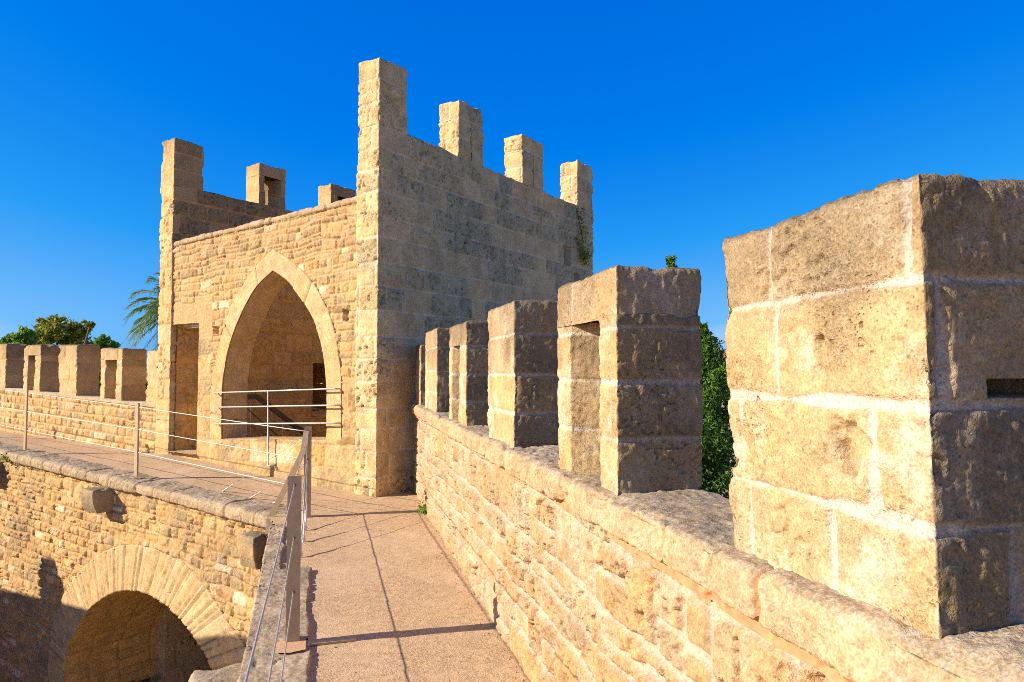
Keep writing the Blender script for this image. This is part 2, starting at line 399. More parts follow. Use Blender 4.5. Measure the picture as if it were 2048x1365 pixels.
WARM = (1.055, .97, .815)
def stone_mat(name, pal, mortar, stain=(.13, .11, .085), top=.5, stain_gain=1.0, bump=.5, bd=.012, patch=(.60, .36, .15), patch_amt=.35, pale=(.62, .52, .40), pale_amt=.25, fs=1.0, warm=WARM, speck=.25, pore=.7, streak=0.0, mstain=.7, spread=(.55, 1.3)):
    m, nt, b = new_mat(name); t = NT(nt)
    at = t.n('ShaderNodeAttribute', attribute_name='st'); sep = t.n('ShaderNodeSeparateColor', {0: at.outputs['Color']})
    geo = t.n('ShaderNodeNewGeometry'); pos = geo.outputs['Position']
    n1 = t.noise(pos, 1.1, 3); n2 = t.noise(pos, 7 * fs, 6, .65); n3 = t.noise(pos, 45 * fs, 5, .7); n4 = t.noise(pos, 3.2, 5, .6, 11.3); n5 = t.noise(pos, 150 * fs, 3, .6)
    f = t.math('ADD', sep.outputs[0], t.rng(n1, .3, .7, -.18, .18), clamp=True)
    col = t.ramp(f, pal)
    col = t.mix(t.rng(n4, .50, .62, 0, patch_amt), col, patch)
    col = t.mix(t.rng(t.noise(pos, 4.3, 6, .7, 23.1), .51, .63, 0, pale_amt), col, pale)
    mo = t.mix(t.rng(n2, .3, .7, 0, 1), mortar, tuple(c * .78 for c in mortar))
    mf = t.math('ADD', sep.outputs[2], t.rng(n3, .3, .7, -.2, .2), clamp=True)
    grey = t.math('MULTIPLY', at.outputs['Alpha'], mstain)
    mo = t.mix(t.math('MINIMUM', grey, .8), mo, tuple(.5 * (a_ + b_) * .8 for a_, b_ in zip(stain, mortar)))
    # stains: weathering of the stone, heaviest on tops
    sx = t.n('ShaderNodeSeparateXYZ', {0: geo.outputs['True Normal']})
    tp = t.math('MULTIPLY', t.rng(sx.outputs[2], .35, .85, 0, top), t.rng(n2, .35, .6, .35, 1))
    wv = t.math('MULTIPLY', at.outputs['Alpha'], t.rng(sep.outputs[1], .1, .9, spread[0] * stain_gain, spread[1] * stain_gain))
    wf = t.math('MULTIPLY', wv, t.rng(t.math('ADD', n2, t.math('MULTIPLY', n3, .6)), .5, 1.0, .25, 1.5))
    sf = t.math('ADD', wf, tp, clamp=True)
    st2 = t.mix(t.rng(n4, .35, .65, 0, 1), stain, tuple(min(1, c * 1.8) for c in stain))
    st2 = t.mix(t.rng(n3, .46, .66, 0, .6), st2, tuple(min(max(c, .30), c * 3.0) for c in stain))
    col = t.mix(t.math('MINIMUM', sf, .93), col, st2)
    col = t.mix(t.math('MAXIMUM', mf, t.math('MULTIPLY', tp, .8)), mo, col)
    if streak:
        sv = t.n('ShaderNodeVectorMath', {0: pos, 1: (16, 16, 3.6)}, operation='MULTIPLY').outputs[0]
        sf_ = t.math('MULTIPLY', t.math('MULTIPLY', t.rng(t.noise(sv, 1.0, 6, .7), .50, .66, 0, streak), t.rng(t.noise(pos, 2.2, 3, .6, 63.0), .40, .60, .15, 1)), t.math('MINIMUM', at.outputs['Alpha'], 1.0))
        col = t.mix(sf_, col, (.36, .33, .29))
    sk = t.math('MULTIPLY', t.rng(t.noise(pos, 85 * fs, 3, .7, 41.0), .56, .66, 0, 1), t.rng(t.noise(pos, 2.6, 4, .65, 57.0), .42, .62, 0, speck))
    col = t.mix(sk, col, tuple(c * .7 for c in stain))
    wp = t.n('ShaderNodeVectorMath', {0: t.n('ShaderNodeTexNoise', {'Vector': pos, 'Scale': 30 * fs, 'Detail': 2.0}).outputs['Color'], 1: (.03, .03, .03), 2: pos}, operation='MULTIPLY_ADD').outputs[0]
    por = None
    for sc_, th in ((34 * fs, .55), (75 * fs, .45)):
        vn = t.n('ShaderNodeTexVoronoi', {'Vector': wp, 'Scale': sc_, 'Randomness': 1.0}); vr = t.n('ShaderNodeSeparateColor', {0: vn.outputs['Color']}).outputs[0]
        x = t.math('MULTIPLY', t.rng(vn.outputs['Distance'], .16, .30, 1, 0), t.rng(vr, th, th + .05, 0, 1))
        por = x if por is None else t.math('MAXIMUM', por, x)
        if por is x: vo = vn.outputs['Distance']
    por = t.math('MULTIPLY', por, t.math('MULTIPLY', t.rng(t.noise(pos, 2.9, 4, .6, 33.0),   .42, .58, .12, 1), t.rng(sep.outputs[1], .2, .8, .4, 1)))
    col = t.mix(t.math('MULTIPLY', por, pore), col, tuple(c * .75 for c in patch[:2]) + (patch[2] * .6,) if False else (.15, .10, .05))
    v = t.math('MULTIPLY', t.math('MULTIPLY', t.rng(n2, .3, .7, .74, 1.22), t.rng(n3, .32, .68, .74, 1.24)), t.rng(n5, .32, .68, .70, 1.26))
    col = t.mix(1.0, t.mix(1.0, col, warm, 'MULTIPLY'), v, 'MULTIPLY')
    nt.links.new(col, b.inputs['Base Color']); b.inputs['Roughness'].default_value = .92; b.inputs['Specular IOR Level'].default_value = .15
    pits = t.math('MULTIPLY', por, -1.6)
    hgt = t.math('ADD', t.math('MULTIPLY', pits, .55), t.math('ADD', t.math('MULTIPLY', n3, 1.3), t.math('ADD', t.math('MULTIPLY', n5, .5), t.math('MULTIPLY', n2, .6))))
    bp = t.n('ShaderNodeBump', {'Height': hgt, 'Strength': t.math('MULTIPLY', t.math('MAXIMUM', t.rng(t.noise(pos, 3.7, 3, .6, 71.0), .38, .62, .12, 1.0), t.math('MINIMUM', at.outputs['Alpha'], .9)), bump), 'Distance': bd})
    nt.links.new(bp.outputs[0], b.inputs['Normal'])
    return m

GOLD = [(.30, .205, .10), (.47, .32, .145), (.36, .285, .17), (.53, .38, .19), (.31, .26, .165), (.50, .36, .18), (.47, .275, .105), (.68, .57, .42)]
TAN = [(.46, .36, .21), (.52, .40, .23), (.42, .34, .21), (.55, .44, .27), (.50, .37, .19)]
GREY = [(.30, .285, .22), (.36, .31, .21), (.25, .255, .215), (.40, .33, .20), (.28, .275, .215), (.33, .30, .22), (.43, .34, .20)]
M_rubble = stone_mat('rubble_stone', GOLD, (.56, .39, .22), bump=.7, top=.15)
M_court = stone_mat('courtyard_rubble', [(.36, .25, .12), (.50, .34, .15), (.42, .31, .17), (.55, .39, .18), (.34, .28, .17), (.55, .40, .20), (.50, .28, .10), (.72, .63, .50)], (.50, .34, .17), bump=.8, top=.2)
M_quoin = stone_mat('quoin_stone', TAN, (.60, .36, .16), stain=(.125, .095, .062), bump=.6, mstain=.15, top=.45, fs=.9)
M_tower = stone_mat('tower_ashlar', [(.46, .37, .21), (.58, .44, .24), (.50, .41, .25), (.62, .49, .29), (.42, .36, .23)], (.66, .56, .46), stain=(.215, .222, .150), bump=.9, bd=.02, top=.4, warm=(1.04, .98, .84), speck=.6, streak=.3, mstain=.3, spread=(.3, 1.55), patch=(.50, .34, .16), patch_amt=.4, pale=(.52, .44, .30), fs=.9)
M_dark = stone_mat('lichen_stone', [(.30, .25, .17), (.36, .29, .19), (.26, .22, .16)], (.40, .30, .21), stain=(.10, .09, .07), bump=.8, top=.6, pale_amt=.1)
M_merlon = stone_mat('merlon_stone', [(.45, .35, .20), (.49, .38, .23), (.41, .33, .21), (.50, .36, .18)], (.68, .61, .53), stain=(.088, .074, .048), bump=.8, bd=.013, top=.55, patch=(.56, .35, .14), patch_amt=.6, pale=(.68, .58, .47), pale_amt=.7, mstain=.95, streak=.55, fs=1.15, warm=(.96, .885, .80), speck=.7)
M_par = stone_mat('parapet_rubble', [(.32, .245, .145), (.40, .28, .14), (.29, .235, .15), (.43, .34, .22), (.37, .235, .105)], (.53, .405, .32), bump=.75, bd=.012, top=.1, warm=(1.04, .98, .92), speck=.5, patch=(.45, .27, .11), patch_amt=.5, pale=(.55, .455, .35), pale_amt=.5)
M_cop = stone_mat('coping_stone', [(.36, .285, .175), (.41, .32, .20), (.33, .265, .17)], (.52, .265, .12), stain=(.235, .19, .125), bump=.7, bd=.012, top=.8, patch_amt=.15, pale_amt=.12, warm=(1.03, .98, .9), speck=.5)
M_dress = stone_mat('dressed_stone', [(.48, .35, .19), (.54, .39, .20), (.46, .35, .22), (.57, .44, .26)], (.36, .25, .14), bump=.5, bd=.006, top=.2, patch_amt=.2, pale_amt=.15)
M_inner = stone_mat('inner_stone', [(.60, .385, .12), (.66, .43, .14), (.54, .355, .12), (.62, .365, .10)], (.52, .34, .13), bump=.6, top=.3, stain=(.2, .15, .09))

def path_mat():
    m, nt, b = new_mat('pink_gravel'); t = NT(nt); pos = t.n('ShaderNodeNewGeometry').outputs['Position']
    n1 = t.noise(pos, 1.6, 4, .6); n2 = t.noise(pos, 190, 3, .7); n3 = t.noise(pos, 14, 5, .6)
    vo = t.n('ShaderNodeTexVoronoi', {'Vector': pos, 'Scale': 125, 'Randomness': 1.0}); sp = t.n('ShaderNodeSeparateColor', {0: vo.outputs['Color']})
    col = t.mix(t.rng(n1, .35, .65, 0, 1), (.475, .315, .158), (.45, .315, .168))
    col = t.mix(t.rng(sp.outputs[0], .55, 1.0, 0, .75), col, (.60, .45, .32))
    col = t.mix(t.rng(sp.outputs[1], .60, .85, 0, .75), col, (.23, .17, .10))
    col = t.mix(t.rng(n3, .55, .75, 0, .35), col, (.50, .28, .17))
    col = t.mix(t.rng(t.noise(pos, .9, 5, .65, 9.0), .5, .7, 0, .5), col, (.60, .43, .28))
    col = t.mix(t.rng(t.noise(pos, 2.2, 6, .7, 19.0), .57, .72, 0, .45), col, (.36, .245, .16))
    v = t.math('MULTIPLY', t.rng(n2, .3, .7, .80, 1.18), t.rng(n3, .3, .7, .86, 1.12))
    col = t.mix(1.0, col, v, 'MULTIPLY'); nt.links.new(col, b.inputs['Base Color'])
    b.inputs['Roughness'].default_value = .95; b.inputs['Specular IOR Level'].default_value = .1
    h = t.math('ADD', t.math('MULTIPLY', vo.outputs['Distance'], -1.0), t.math('MULTIPLY', n2, .6))
    nt.links.new(t.n('ShaderNodeBump', {'Height': h, 'Strength': .5, 'Distance': .003}).outputs[0], b.inputs['Normal'])
    return m
M_path = path_mat()
def simple(name, col, rough=.5, metal=0.0, var=.12, scale=30, bump=0.0):
    m, nt, b = new_mat(name); t = NT(nt); pos = t.n('ShaderNodeNewGeometry').outputs['Position']; n = t.noise(pos, scale, 4)
    c = t.mix(1.0, col, t.rng(n, .3, .7, 1 - var, 1 + var), 'MULTIPLY'); nt.links.new(c, b.inputs['Base Color'])
    nt.links.new(t.rng(n, .3, .7, rough - .06, rough + .06), b.inputs['Roughness']); b.inputs['Metallic'].default_value = metal
    if bump: nt.links.new(t.n('ShaderNodeBump', {'Height': n, 'Strength': bump, 'Distance': .005}).outputs[0], b.inputs['Normal'])
    return m
M_steel = simple('brushed_steel', (.38, .29, .175), .5, .12)
M_cable = simple('cable_steel', (.58, .55, .50), .45, .35)
M_rail = simple('satin_rail', (.52, .47, .40), .42, .5)
M_rust = simple('brown_iron', (.10, .075, .05), .6, .3)
M_earth = simple('dry_earth', (.46, .34, .18), .95, 0, .3, 1.2, .5)
M_pocket = simple('orange_mortar', (.47, .285, .15), .95, 0, .15, 60, .5)
M_joint = simple('orange_joint', (.46, .225, .105), .95, 0, .25, 25, .6)
M_cable_dim = simple('cable_steel_dim', (.34, .33, .32), .45, .4)  # cable steel again, darkened for cables that catch less sun
M_tube = simple('lamp_tube', (.62, .60, .56), .4)
M_plaster = simple('cream_plaster', (.62, .52, .38), .9, 0, .1, 6)
M_tile = simple('roof_tile', (.42, .20, .11), .9, 0, .2, 12)
M_glass = simple('dark_glass', (.05, .06, .07), .15)
M_bark = simple('bark', (.16, .12, .085), .95, 0, .3, 20, .6)
def leaf_mat(name, cols, trans=.35):
    m, nt, b = new_mat(name); t = NT(nt)
    at = t.n('ShaderNodeAttribute', attribute_name='st'); sep = t.n('ShaderNodeSeparateColor', {0: at.outputs['Color']})
    c = t.ramp(sep.outputs[0], cols); nt.links.new(c, b.inputs['Base Color']); b.inputs['Roughness'].default_value = .55
    b.inputs['Specular IOR Level'].default_value = .3
    tr = t.n('ShaderNodeBsdfTranslucent', {'Color': c}); mx = t.n('ShaderNodeMixShader', {0: trans})
    nt.links.new(b.outputs[0], mx.inputs[1]); nt.links.new(tr.outputs[0], mx.inputs[2])
    nt.links.new(mx.outputs[0], [x for x in nt.nodes if x.type == 'OUTPUT_MATERIAL'][0].inputs[0]); return m
M_leaf = leaf_mat('broad_leaf', [(.10, .17, .025), (.19, .26, .03), (.30, .32, .04), (.34, .23, .05)])
M_leaf2 = leaf_mat('green_leaf', [(.09, .21, .025), (.17, .32, .035), (.25, .40, .05)])
M_palm = leaf_mat('palm_leaf', [(.09, .16, .03), (.15, .24, .04), (.25, .30, .06)], .35)
M_cyp = leaf_mat('cypress_leaf', [(.03, .075, .010), (.075, .16, .018), (.16, .29, .03)], .3)

# ================================================================== GROUND
GZ = -5.0
mb = MB(); mb.raw([(-900, -900, GZ), (900, -900, GZ), (900, 1500, GZ), (-900, 1500, GZ)], [(0, 1, 2, 3)])
struct(mb.build('ground', M_earth, smooth=False))

# ================================================================== RIGHT PARAPET
A0 = on_z(1060, 1365, 0); B0 = on_z(850, 1020, 0)
PV = unit(np.r_[xy(B0 - A0), 0]); NV = np.cross(PV, Z3) * -1      # NV points from the wall to the path side
if NV[0] > 0: NV = -NV
OUTV = -NV
def par(a, b, z): return np.array([A0[0], A0[1], 0]) + PV * a + OUTV * b + Z3 * z     # a along the path, b outwards
def par_a(p): return float(np.dot(np.asarray(p) - np.array([A0[0], A0[1], 0]), PV))
aT = par_a(on_z(817, 985, 0)) + .12                                # where the parapet meets the tower
CT = 1.18
root = thing('parapet_wall', 'long pale rubble parapet with coping and thick merlons, right of the path', 'parapet wall', par(2, .2, -.05))
# rubble face; u runs right as seen from the path = towards the camera (-PV)
a_s = [aT]
while a_s[-1] > -5.5:
    d = max(.35, math.hypot(*(xy(par(a_s[-1], 0, 0)))) ); a_s.append(a_s[-1] - max(.0042, .0026 * d))
us = -np.array(a_s)
lay_par = Layout(us[0] - 1, us[-1] + 1, -.2, 1.4, (.15, .28), (.16, .46), 11, split=.28, cr=.03, warp=.036, wscale=2.2)
ST_PAR = dict(jw=.014, jd=.022, bul=.004, br=.03, off=.022, n1=.014, n2=.012, n3=.007, pit=.038, pit2=.020, jv=1.8, sharp=1)
mb = MB()
holes_d = []
for px, py, w, h, dep in ((949, 1152, .05, .095, .22), (1262, 1110, .03, .05, .05), (1385, 1190, .05, .03, .05)):
    p = on_plane(px, py, par(0, 0, 0), NV); u = -par_a(p); holes_d.append((u - w, u + w, p[2] - h, p[2] + h, dep))
panel(mb, par(0, 0, 0), -PV, us, -.15, CT - .125, 170, lay_par, ST_PAR, dents=holes_d)
pw = mb.build('wall_face', M_par, root)
mb = MB(); mb.box(par((aT - 5.5) / 2, .24, -2.0), (PV, OUTV, Z3), ((aT + 5.5) / 2, .2, 3.05)); mb.build('wall_core', M_par, root, smooth=False)
# coping: swept profile
prof = [(-.005, CT - .135), (-.035, CT - .125), (-.04, CT - .09), (-.04, CT - .045), (-.033, CT - .015), (-.015, CT + .0), (.03, CT + .005), (.1, CT + .006), (.18, CT + .006), (.28, CT + .004), (.36, CT + .0), (.42, CT - .01), (.45, CT - .04), (.455, CT - .1), (.45, CT - .16)]
prof = resample(prof, 90)
P = np.array([0.0, 0, 0]) + np.stack([par(a, 0, 0) for a in a_s])[None, :, :] + prof[:, 0][:, None, None] * OUTV + prof[:, 1][:, None, None] * Z3
N = grid_n(P, False); U = np.tile(us, (90, 1)); V = np.tile(np.linspace(0, 1, 90)[:, None], (1, len(us)))
lc = Layout(us[0], us[-1], -9, 99, (300, 300), (.45, 1.0), 4, rows=[-50, 50], cr=.01)
def w_cop(P, N): return np.clip((N[..., 2] - .3) * .9, 0, 1) * (.4 + .9 * fbm(P, 3, 3)) + .25 * sst(.45, .7, fbm(P, 5, 3))
Q, A = relief(P, N, U, V, lc, dict(jw=.008, jd=.014, bul=.003, br=.02, off=.008, n1=.008, n2=.010, n3=.006, pit=.010), w_cop(P, N))
ch = sst(.5, .75, fbm(P + 9, 7, 3)) * np.exp(-((prof[:, 0] + .03) ** 2 / .0025))[:, None] * .03
Q = Q - N * ch[..., None]
mb = MB(); mb.grid(Q, A); mb.build('coping', M_cop, root)

mb = MB(); nz_ = .05 * (fbm(np.stack([us, us * 0, us * 0], -1), 3, 4) - .4)
panel(mb, par(0, 0, 0), -PV, us, lambda u: CT - .165 + np.interp(u, us, nz_), lambda u: CT - .12 + 0 * u, 12, None, dict(ST_M, pit=.02, pit2=0, n2=.008), base=.001); mb.build('mortar_joint', M_joint, root)
def rows_for(z0, z1, hs, seed):
    r = np.random.default_rng(seed); rows = [z0 - .3, z0 - .01]; 
    k = np.array(hs, float); k = k / k.sum() * (z1 - z0)
    for x in k: rows.append(rows[-1] + x)
    rows[-1] += .6; return rows
def merlon(name, parent, mat, frame, a0, a1, z0, z1, thick, notch=None, rows=(1, 1, 1, 1), seed=1, res=.012, dark=None, splits=(.5, .9), lean=0, st=ST_M, chip=.03, b0=0.0, dents=None, slot=None, r=.02):
    """frame(a, b, z) -> point; front at b=b0; the polygon is made counter-clockwise"""
    def ccw(pl):
        pl = np.array(pl); ar = np.sum(pl[:, 0] * np.roll(pl[:, 1], -1) - np.roll(pl[:, 0], -1) * pl[:, 1]); return pl if ar > 0 else pl[::-1]
    lo, hi = min(a0, a1), max(a0, a1); W = hi - lo
    rw = rows_for(z0, z1, rows, seed); lay = Layout(0, 4, 0, 0, (1, 1), splits, seed, rows=rw, cr=.012, warp=.006, wscale=5)
    mb = MB(); q = lambda a, b: xy(frame(a, b, 0)); ln = xy(frame(0, -1, 0) - frame(0, 0, 0)) * lean
    kw = dict(lay=lay, st=st, weather=dark, chip=chip, lean=ln)
    if slot:
        pl = ccw([q(lo, b0), q(hi, b0), q(hi, b0 + thick), q(lo, b0 + thick)]); acc = 0; dents = []
        for k in range(4):
            p_, q_ = pl[k], pl[(k + 1) % 4]; L_ = np.linalg.norm(q_ - p_)
            if np.allclose(p_, q(lo, b0)) and np.allclose(q_, q(lo, b0 + thick)): dents.append((acc + slot[0], acc + slot[1], slot[2], slot[3], slot[4]))
            if np.allclose(q_, q(lo, b0)) and np.allclose(p_, q(lo, b0 + thick)): dents.append((acc + L_ - slot[1], acc + L_ - slot[0], slot[2], slot[3], slot[4]))
            acc += L_
    if not notch: prism(mb, ccw([q(lo, b0), q(hi, b0), q(hi, b0 + thick), q(lo, b0 + thick)]), z0, z1, res, dents=dents, topnoise=.006 if r < .03 else .02, r=r, **kw)
    else:
        n0, n1, nz, s0, s1 = notch
        prism(mb, ccw([q(lo, b0), q(n0, b0), q(s0, b0 + thick), q(lo, b0 + thick)]), z0, nz + .012, res, r=.004, **dict(kw, chip=chip * .5))
        prism(mb, ccw([q(n1, b0), q(hi, b0), q(hi, b0 + thick), q(s1, b0 + thick)]), z0, nz + .012, res, r=.004, uoff=2.0, **dict(kw, chip=chip * .5))
        prism(mb, ccw([q(lo, b0), q(hi, b0), q(hi, b0 + thick), q(lo, b0 + thick)]), nz, z1, res, topnoise=.006 if r < .03 else .02, r=r, **kw)
    o = mb.build(name, mat, parent)
    return o
PN = np.array([par(0, .03, 0)]).reshape(3)
def pa(px, py):                                                    # photo point on the merlon front plane -> (a, z)
    p = on_plane(px, py, PN, NV); return par_a(p), p[2]
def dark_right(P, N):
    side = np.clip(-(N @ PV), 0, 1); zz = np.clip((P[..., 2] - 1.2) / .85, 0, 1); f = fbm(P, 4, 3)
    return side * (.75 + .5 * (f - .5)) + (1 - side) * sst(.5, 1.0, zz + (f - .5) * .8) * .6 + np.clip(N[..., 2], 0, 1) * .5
ms = [((1466, 1070), (1880, 1240), (1830, 350), None), ((1116, 930), (1235, 978), (1240, 525), ((1141, 800), (1199, 800), 640)), ((975, 870), (1028, 890), (1028, 600), None),
      ((898, 840), (932, 848), (930, 643), ((904, 760), (918, 760), 691)), ((850, 815), (873, 825), (873, 656), None)]
for i, (pf, pn, pt, nt_) in enumerate(ms):
    af, zf = pa(*pf); an, zn = pa(*pn); tz = pa(*pt)[1]
    ab = par_a(on_z(*pn, CT + .005)); 
    notch = None
    if nt_:
        n0 = pa(*nt_[0])[0]; n1 = pa(*nt_[1])[0]; nz = pa(nt_[1][0], nt_[2])[1]; n0, n1 = min(n0, n1), max(n0, n1); c = n0 + .09 * (n1 - n0)
        notch = (n0, n1, nz, c - .02, c + .02)
    slot = None
    if i == 0:
        g0 = on_plane(1988, 792, par(an, 0, 0), PV); g1 = on_plane(2060, 757, par(an, 0, 0), PV); slot = (float(np.dot(g0 - par(an, 0, 0), OUTV)) - .03, .40, g0[2], g1[2], .13)
    print('merlon', i, round(af, 2), round(an, 2), round(zf, 2), round(zn, 2), round(tz, 2))
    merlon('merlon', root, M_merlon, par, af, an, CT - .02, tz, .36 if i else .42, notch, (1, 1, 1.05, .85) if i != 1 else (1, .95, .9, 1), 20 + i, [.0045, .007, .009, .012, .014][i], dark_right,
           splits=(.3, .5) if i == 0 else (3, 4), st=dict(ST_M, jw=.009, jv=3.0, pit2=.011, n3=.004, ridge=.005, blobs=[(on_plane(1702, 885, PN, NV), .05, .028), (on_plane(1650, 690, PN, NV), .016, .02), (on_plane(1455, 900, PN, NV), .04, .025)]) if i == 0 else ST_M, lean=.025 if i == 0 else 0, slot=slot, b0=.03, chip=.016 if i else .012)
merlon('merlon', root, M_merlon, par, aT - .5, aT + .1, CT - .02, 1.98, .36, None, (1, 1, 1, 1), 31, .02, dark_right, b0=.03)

# ================================================================== TOWER
TN = -RV                                                           # outward normal of the arched front
def fl(px, py, off=0.0):                                           # photo point on the tower front -> (L, z)
    p = on_plane(px, py, FR(0, off, 0), TN); return float(np.dot(p - FR(0, 0, 0), FV)), float(p[2])
def rl(px, py, L=0.0):                                             # photo point on the plane at L -> (M, z)
    p = on_plane(px, py, FR(L, 0, 0), FV); return float(np.dot(p - FR(0, 0, 0), RV)), float(p[2])
LT = fl(714, 500)[0]; LI = fl(345, 500)[0]; LO = fl(319, 500)[0]
ML = rl(1187, 500)[0]
ZW = 4.93; ZM = 5.72
print('tower', T0, LT, LI, LO, ML, [rl(*q) for q in ((815, 272), (965, 330), (1085, 385), (1155, 318), (918, 196))])
tower = thing('stone_tower', 'square roofless stone tower with tall merlons and a pointed arch', 'tower', FR(2.5, 3, 0))
rows_t = [-5.3]
r_ = np.random.default_rng(3)
while rows_t[-1] < 6.2: rows_t.append(rows_t[-1] + r_.uniform(.27, .36))
k_ = int(np.argmin(np.abs(np.array(rows_t) - ZW))); rows_t = list(np.array(rows_t) + (ZW - rows_t[k_]))
lay_t = Layout(-1, 16, 0, 0, (1, 1), (.32, .78), 8, rows=rows_t, cr=.015, warp=.012, wscale=2.5)
ST_T = dict(jw=.012, jd=.014, bul=.004, br=.04, off=.015, n1=.014, n2=.005, n3=.005, pit=.045)
def wt_bounce(P, N):
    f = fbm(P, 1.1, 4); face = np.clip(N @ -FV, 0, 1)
    return face * sst(.9, 2.3, P[..., 2] + 1.6 * (f - .5)) * (.42 + .9 * (fbm(P + 4, .9, 3) - .35)) + np.clip(N[..., 2], 0, 1) * .6  # grey weathering film on the side; its low fade paints in warm bounce light
def plan(L0, L1, M0, M1): return [xy(FR(L1, M0, 0)), xy(FR(L0, M0, 0)), xy(FR(L0, M1, 0)), xy(FR(L1, M1, 0))]
# right wall: narrow sunlit quoin face first, then the long shaded side
LTQ = LT
wu = LT; 
M_side = M_tower
mb = MB()
win = [(wu + rl(1128, 500)[0], wu + rl(1142, 500)[0], rl(1135, 530)[1], rl(1135, 493)[1], .22), (wu + rl(1149, 555)[0], wu + rl(1158, 555)[0], rl(1153, 568)[1], rl(1153, 548)[1], .12)]
prism(mb, plan(0, LT, 0, ML), -5, ZW, .017, lay_t, ST_T, r=.01, weather=wt_bounce, chip=.024, dents=win, capn=3, topnoise=.05, zres=.017)
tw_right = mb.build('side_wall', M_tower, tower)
mb = MB()
niche = [rl(624, 770, LI)[0], rl(652, 770, LI)[0] + .25]; nzt = rl(637, 727, LI)[1]; nzb = rl(637, 822, LI)[1]
for M0_, M1_, z0_, z1_ in ((0, ML, -5, nzb), (0, niche[0], nzb, nzt), (niche[1], ML, nzb, nzt), (0, ML, nzt, 4.86)):
    prism(mb, plan(LI, LO, M0_, M1_), z0_, z1_ + (0 if z1_ > 4 else .005), .02, lay_t, ST_T, r=.01 if z1_ > 4 else .002, uoff=.2, chip=.03 if z1_ > 4 else .0, capn=3,
      weather=lambda P, N: np.clip(N @ -FV, 0, 1) * sst(3.2, 4.3, P[..., 2] + .6 * (fbm(P, 2, 3) - .5)) * 1.3 + np.clip(N[..., 2], 0, 1) * .7, zres=.02)
mb.build('side_wall', M_quoin, tower)
# merlons on both side walls
def tframe(a, b, z): return FR(b, a, z)
mm = []
for (pA, pB) in (((752, 200), (815, 200)), ((918, 300), (966, 300)), ((1045, 330), (1087, 330)), ((1155, 380), (1187, 380))):
    mm.append((rl(*pA)[0], rl(*pB)[0]))
mm[0] = (0, mm[0][1]); mm[3] = (mm[3][0], ML)
print('tower merlons', mm)
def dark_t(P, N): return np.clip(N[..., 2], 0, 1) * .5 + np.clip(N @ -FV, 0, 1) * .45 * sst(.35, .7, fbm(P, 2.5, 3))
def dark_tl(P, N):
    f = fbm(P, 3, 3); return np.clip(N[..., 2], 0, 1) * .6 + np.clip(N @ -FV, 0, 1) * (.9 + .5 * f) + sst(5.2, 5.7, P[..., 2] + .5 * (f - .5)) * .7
tops = [fl(752, 113)[1], rl(918, 197)[1], rl(1045, 267)[1], rl(1155, 319)[1]]
topl = [rl(350, 274, LI)[1], rl(523, 326, LI)[1], rl(668, 368, LI)[1], 5.6]
print('tops', tops, topl)
for i, (m0, m1) in enumerate(mm):
    c = (m0 + m1) / 2; nz = tops[i] - .3
    slit = None if i in (0, 3) else (c - .016, c + .016, nz, c - .12, c + .12)     # narrow slit outside, splayed inside
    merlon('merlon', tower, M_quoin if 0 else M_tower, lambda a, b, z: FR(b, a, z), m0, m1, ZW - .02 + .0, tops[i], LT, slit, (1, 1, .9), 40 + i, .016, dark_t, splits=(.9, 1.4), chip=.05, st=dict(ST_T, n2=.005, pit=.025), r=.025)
for i, (m0, m1) in enumerate(mm):
    c = (m0 + m1) / 2; nz = topl[i] - .24
    # inner face carries the wide splay
    slit = None if i in (0, 3) else (c - .17, c + .2, nz, c - .05, c + .05)
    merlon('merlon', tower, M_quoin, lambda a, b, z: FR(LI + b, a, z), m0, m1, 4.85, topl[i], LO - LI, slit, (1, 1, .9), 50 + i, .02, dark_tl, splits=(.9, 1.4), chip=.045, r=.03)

# front wall with the pointed arch and the side door
FO = FR(0, .025, 0); FU = -FV                                      # u = -L
def fu(px, py): L, z = fl(px, py, .025); return (-L, z)
inner_l = [(444, 878), (443.7, 840), (444.5, 790), (446, 764.6), (449.4, 737.7), (455, 706), (464, 674.8), (477.4, 641), (495.4, 603), (515.6, 571.4), (546.5, 542)]
inner_r = [(546.5, 542), (573, 561), (594, 587), (614.5, 616.4), (630, 645.6), (642.5, 683.8), (649.3, 719.7), (652.7, 755.6), (653.8, 790), (653.5, 840), (652.5, 880)]
outer_l = [(421, 878), (421, 840), (421.5, 790), (424.5, 760), (429, 735), (434.8, 701.7), (446, 661), (461.7, 616), (479.7, 582.7), (507, 540), (546.5, 499)]
outer_r = [(546.5, 499), (585, 524), (623.5, 562.5), (643.7, 596), (659.4, 630), (670.6, 668), (677.4, 706), (681.9, 742), (683, 787), (683, 840), (683, 880)]
def uvs(pts): return np.array([fu(*p) for p in pts])
NA = 110
inn = np.vstack([smooth_line(uvs(inner_l), NA), smooth_line(uvs(inner_r), NA)[1:]])
out = np.vstack([smooth_line(uvs(outer_l), NA), smooth_line(uvs(outer_r), NA)[1:]])
hole_arch = [tuple(p) for p in inn]
d_l = -LI + .0; d_r = fu(395, 780)[0]; d_top = fu(368, 648)[1]; d_bot = fu(368, 905)[1]
hole_door = [(d_l - .02, d_bot), (d_r, d_bot), (d_r, d_top), (d_l - .02, d_top)]
zl, zr = fu(347, 492)[1], fu(708, 404)[1]; ul, ur = -LI, -LT
def f_top(u): return zl + (zr - zl) * (u - ul) / (ur - ul)
sl = (zr - zl) / (ur - ul)
z_sp = fu(683, 787)[1]; z_sill = (fu(444, 878)[1] + fu(652, 880)[1]) / 2
lay_f = Layout(ul - .2, ur + .2, -.3, 4.6, (.08, .16), (.10, .36), 15, split=.28, cr=.03, warp=.055, wscale=2.1, shear=sl)
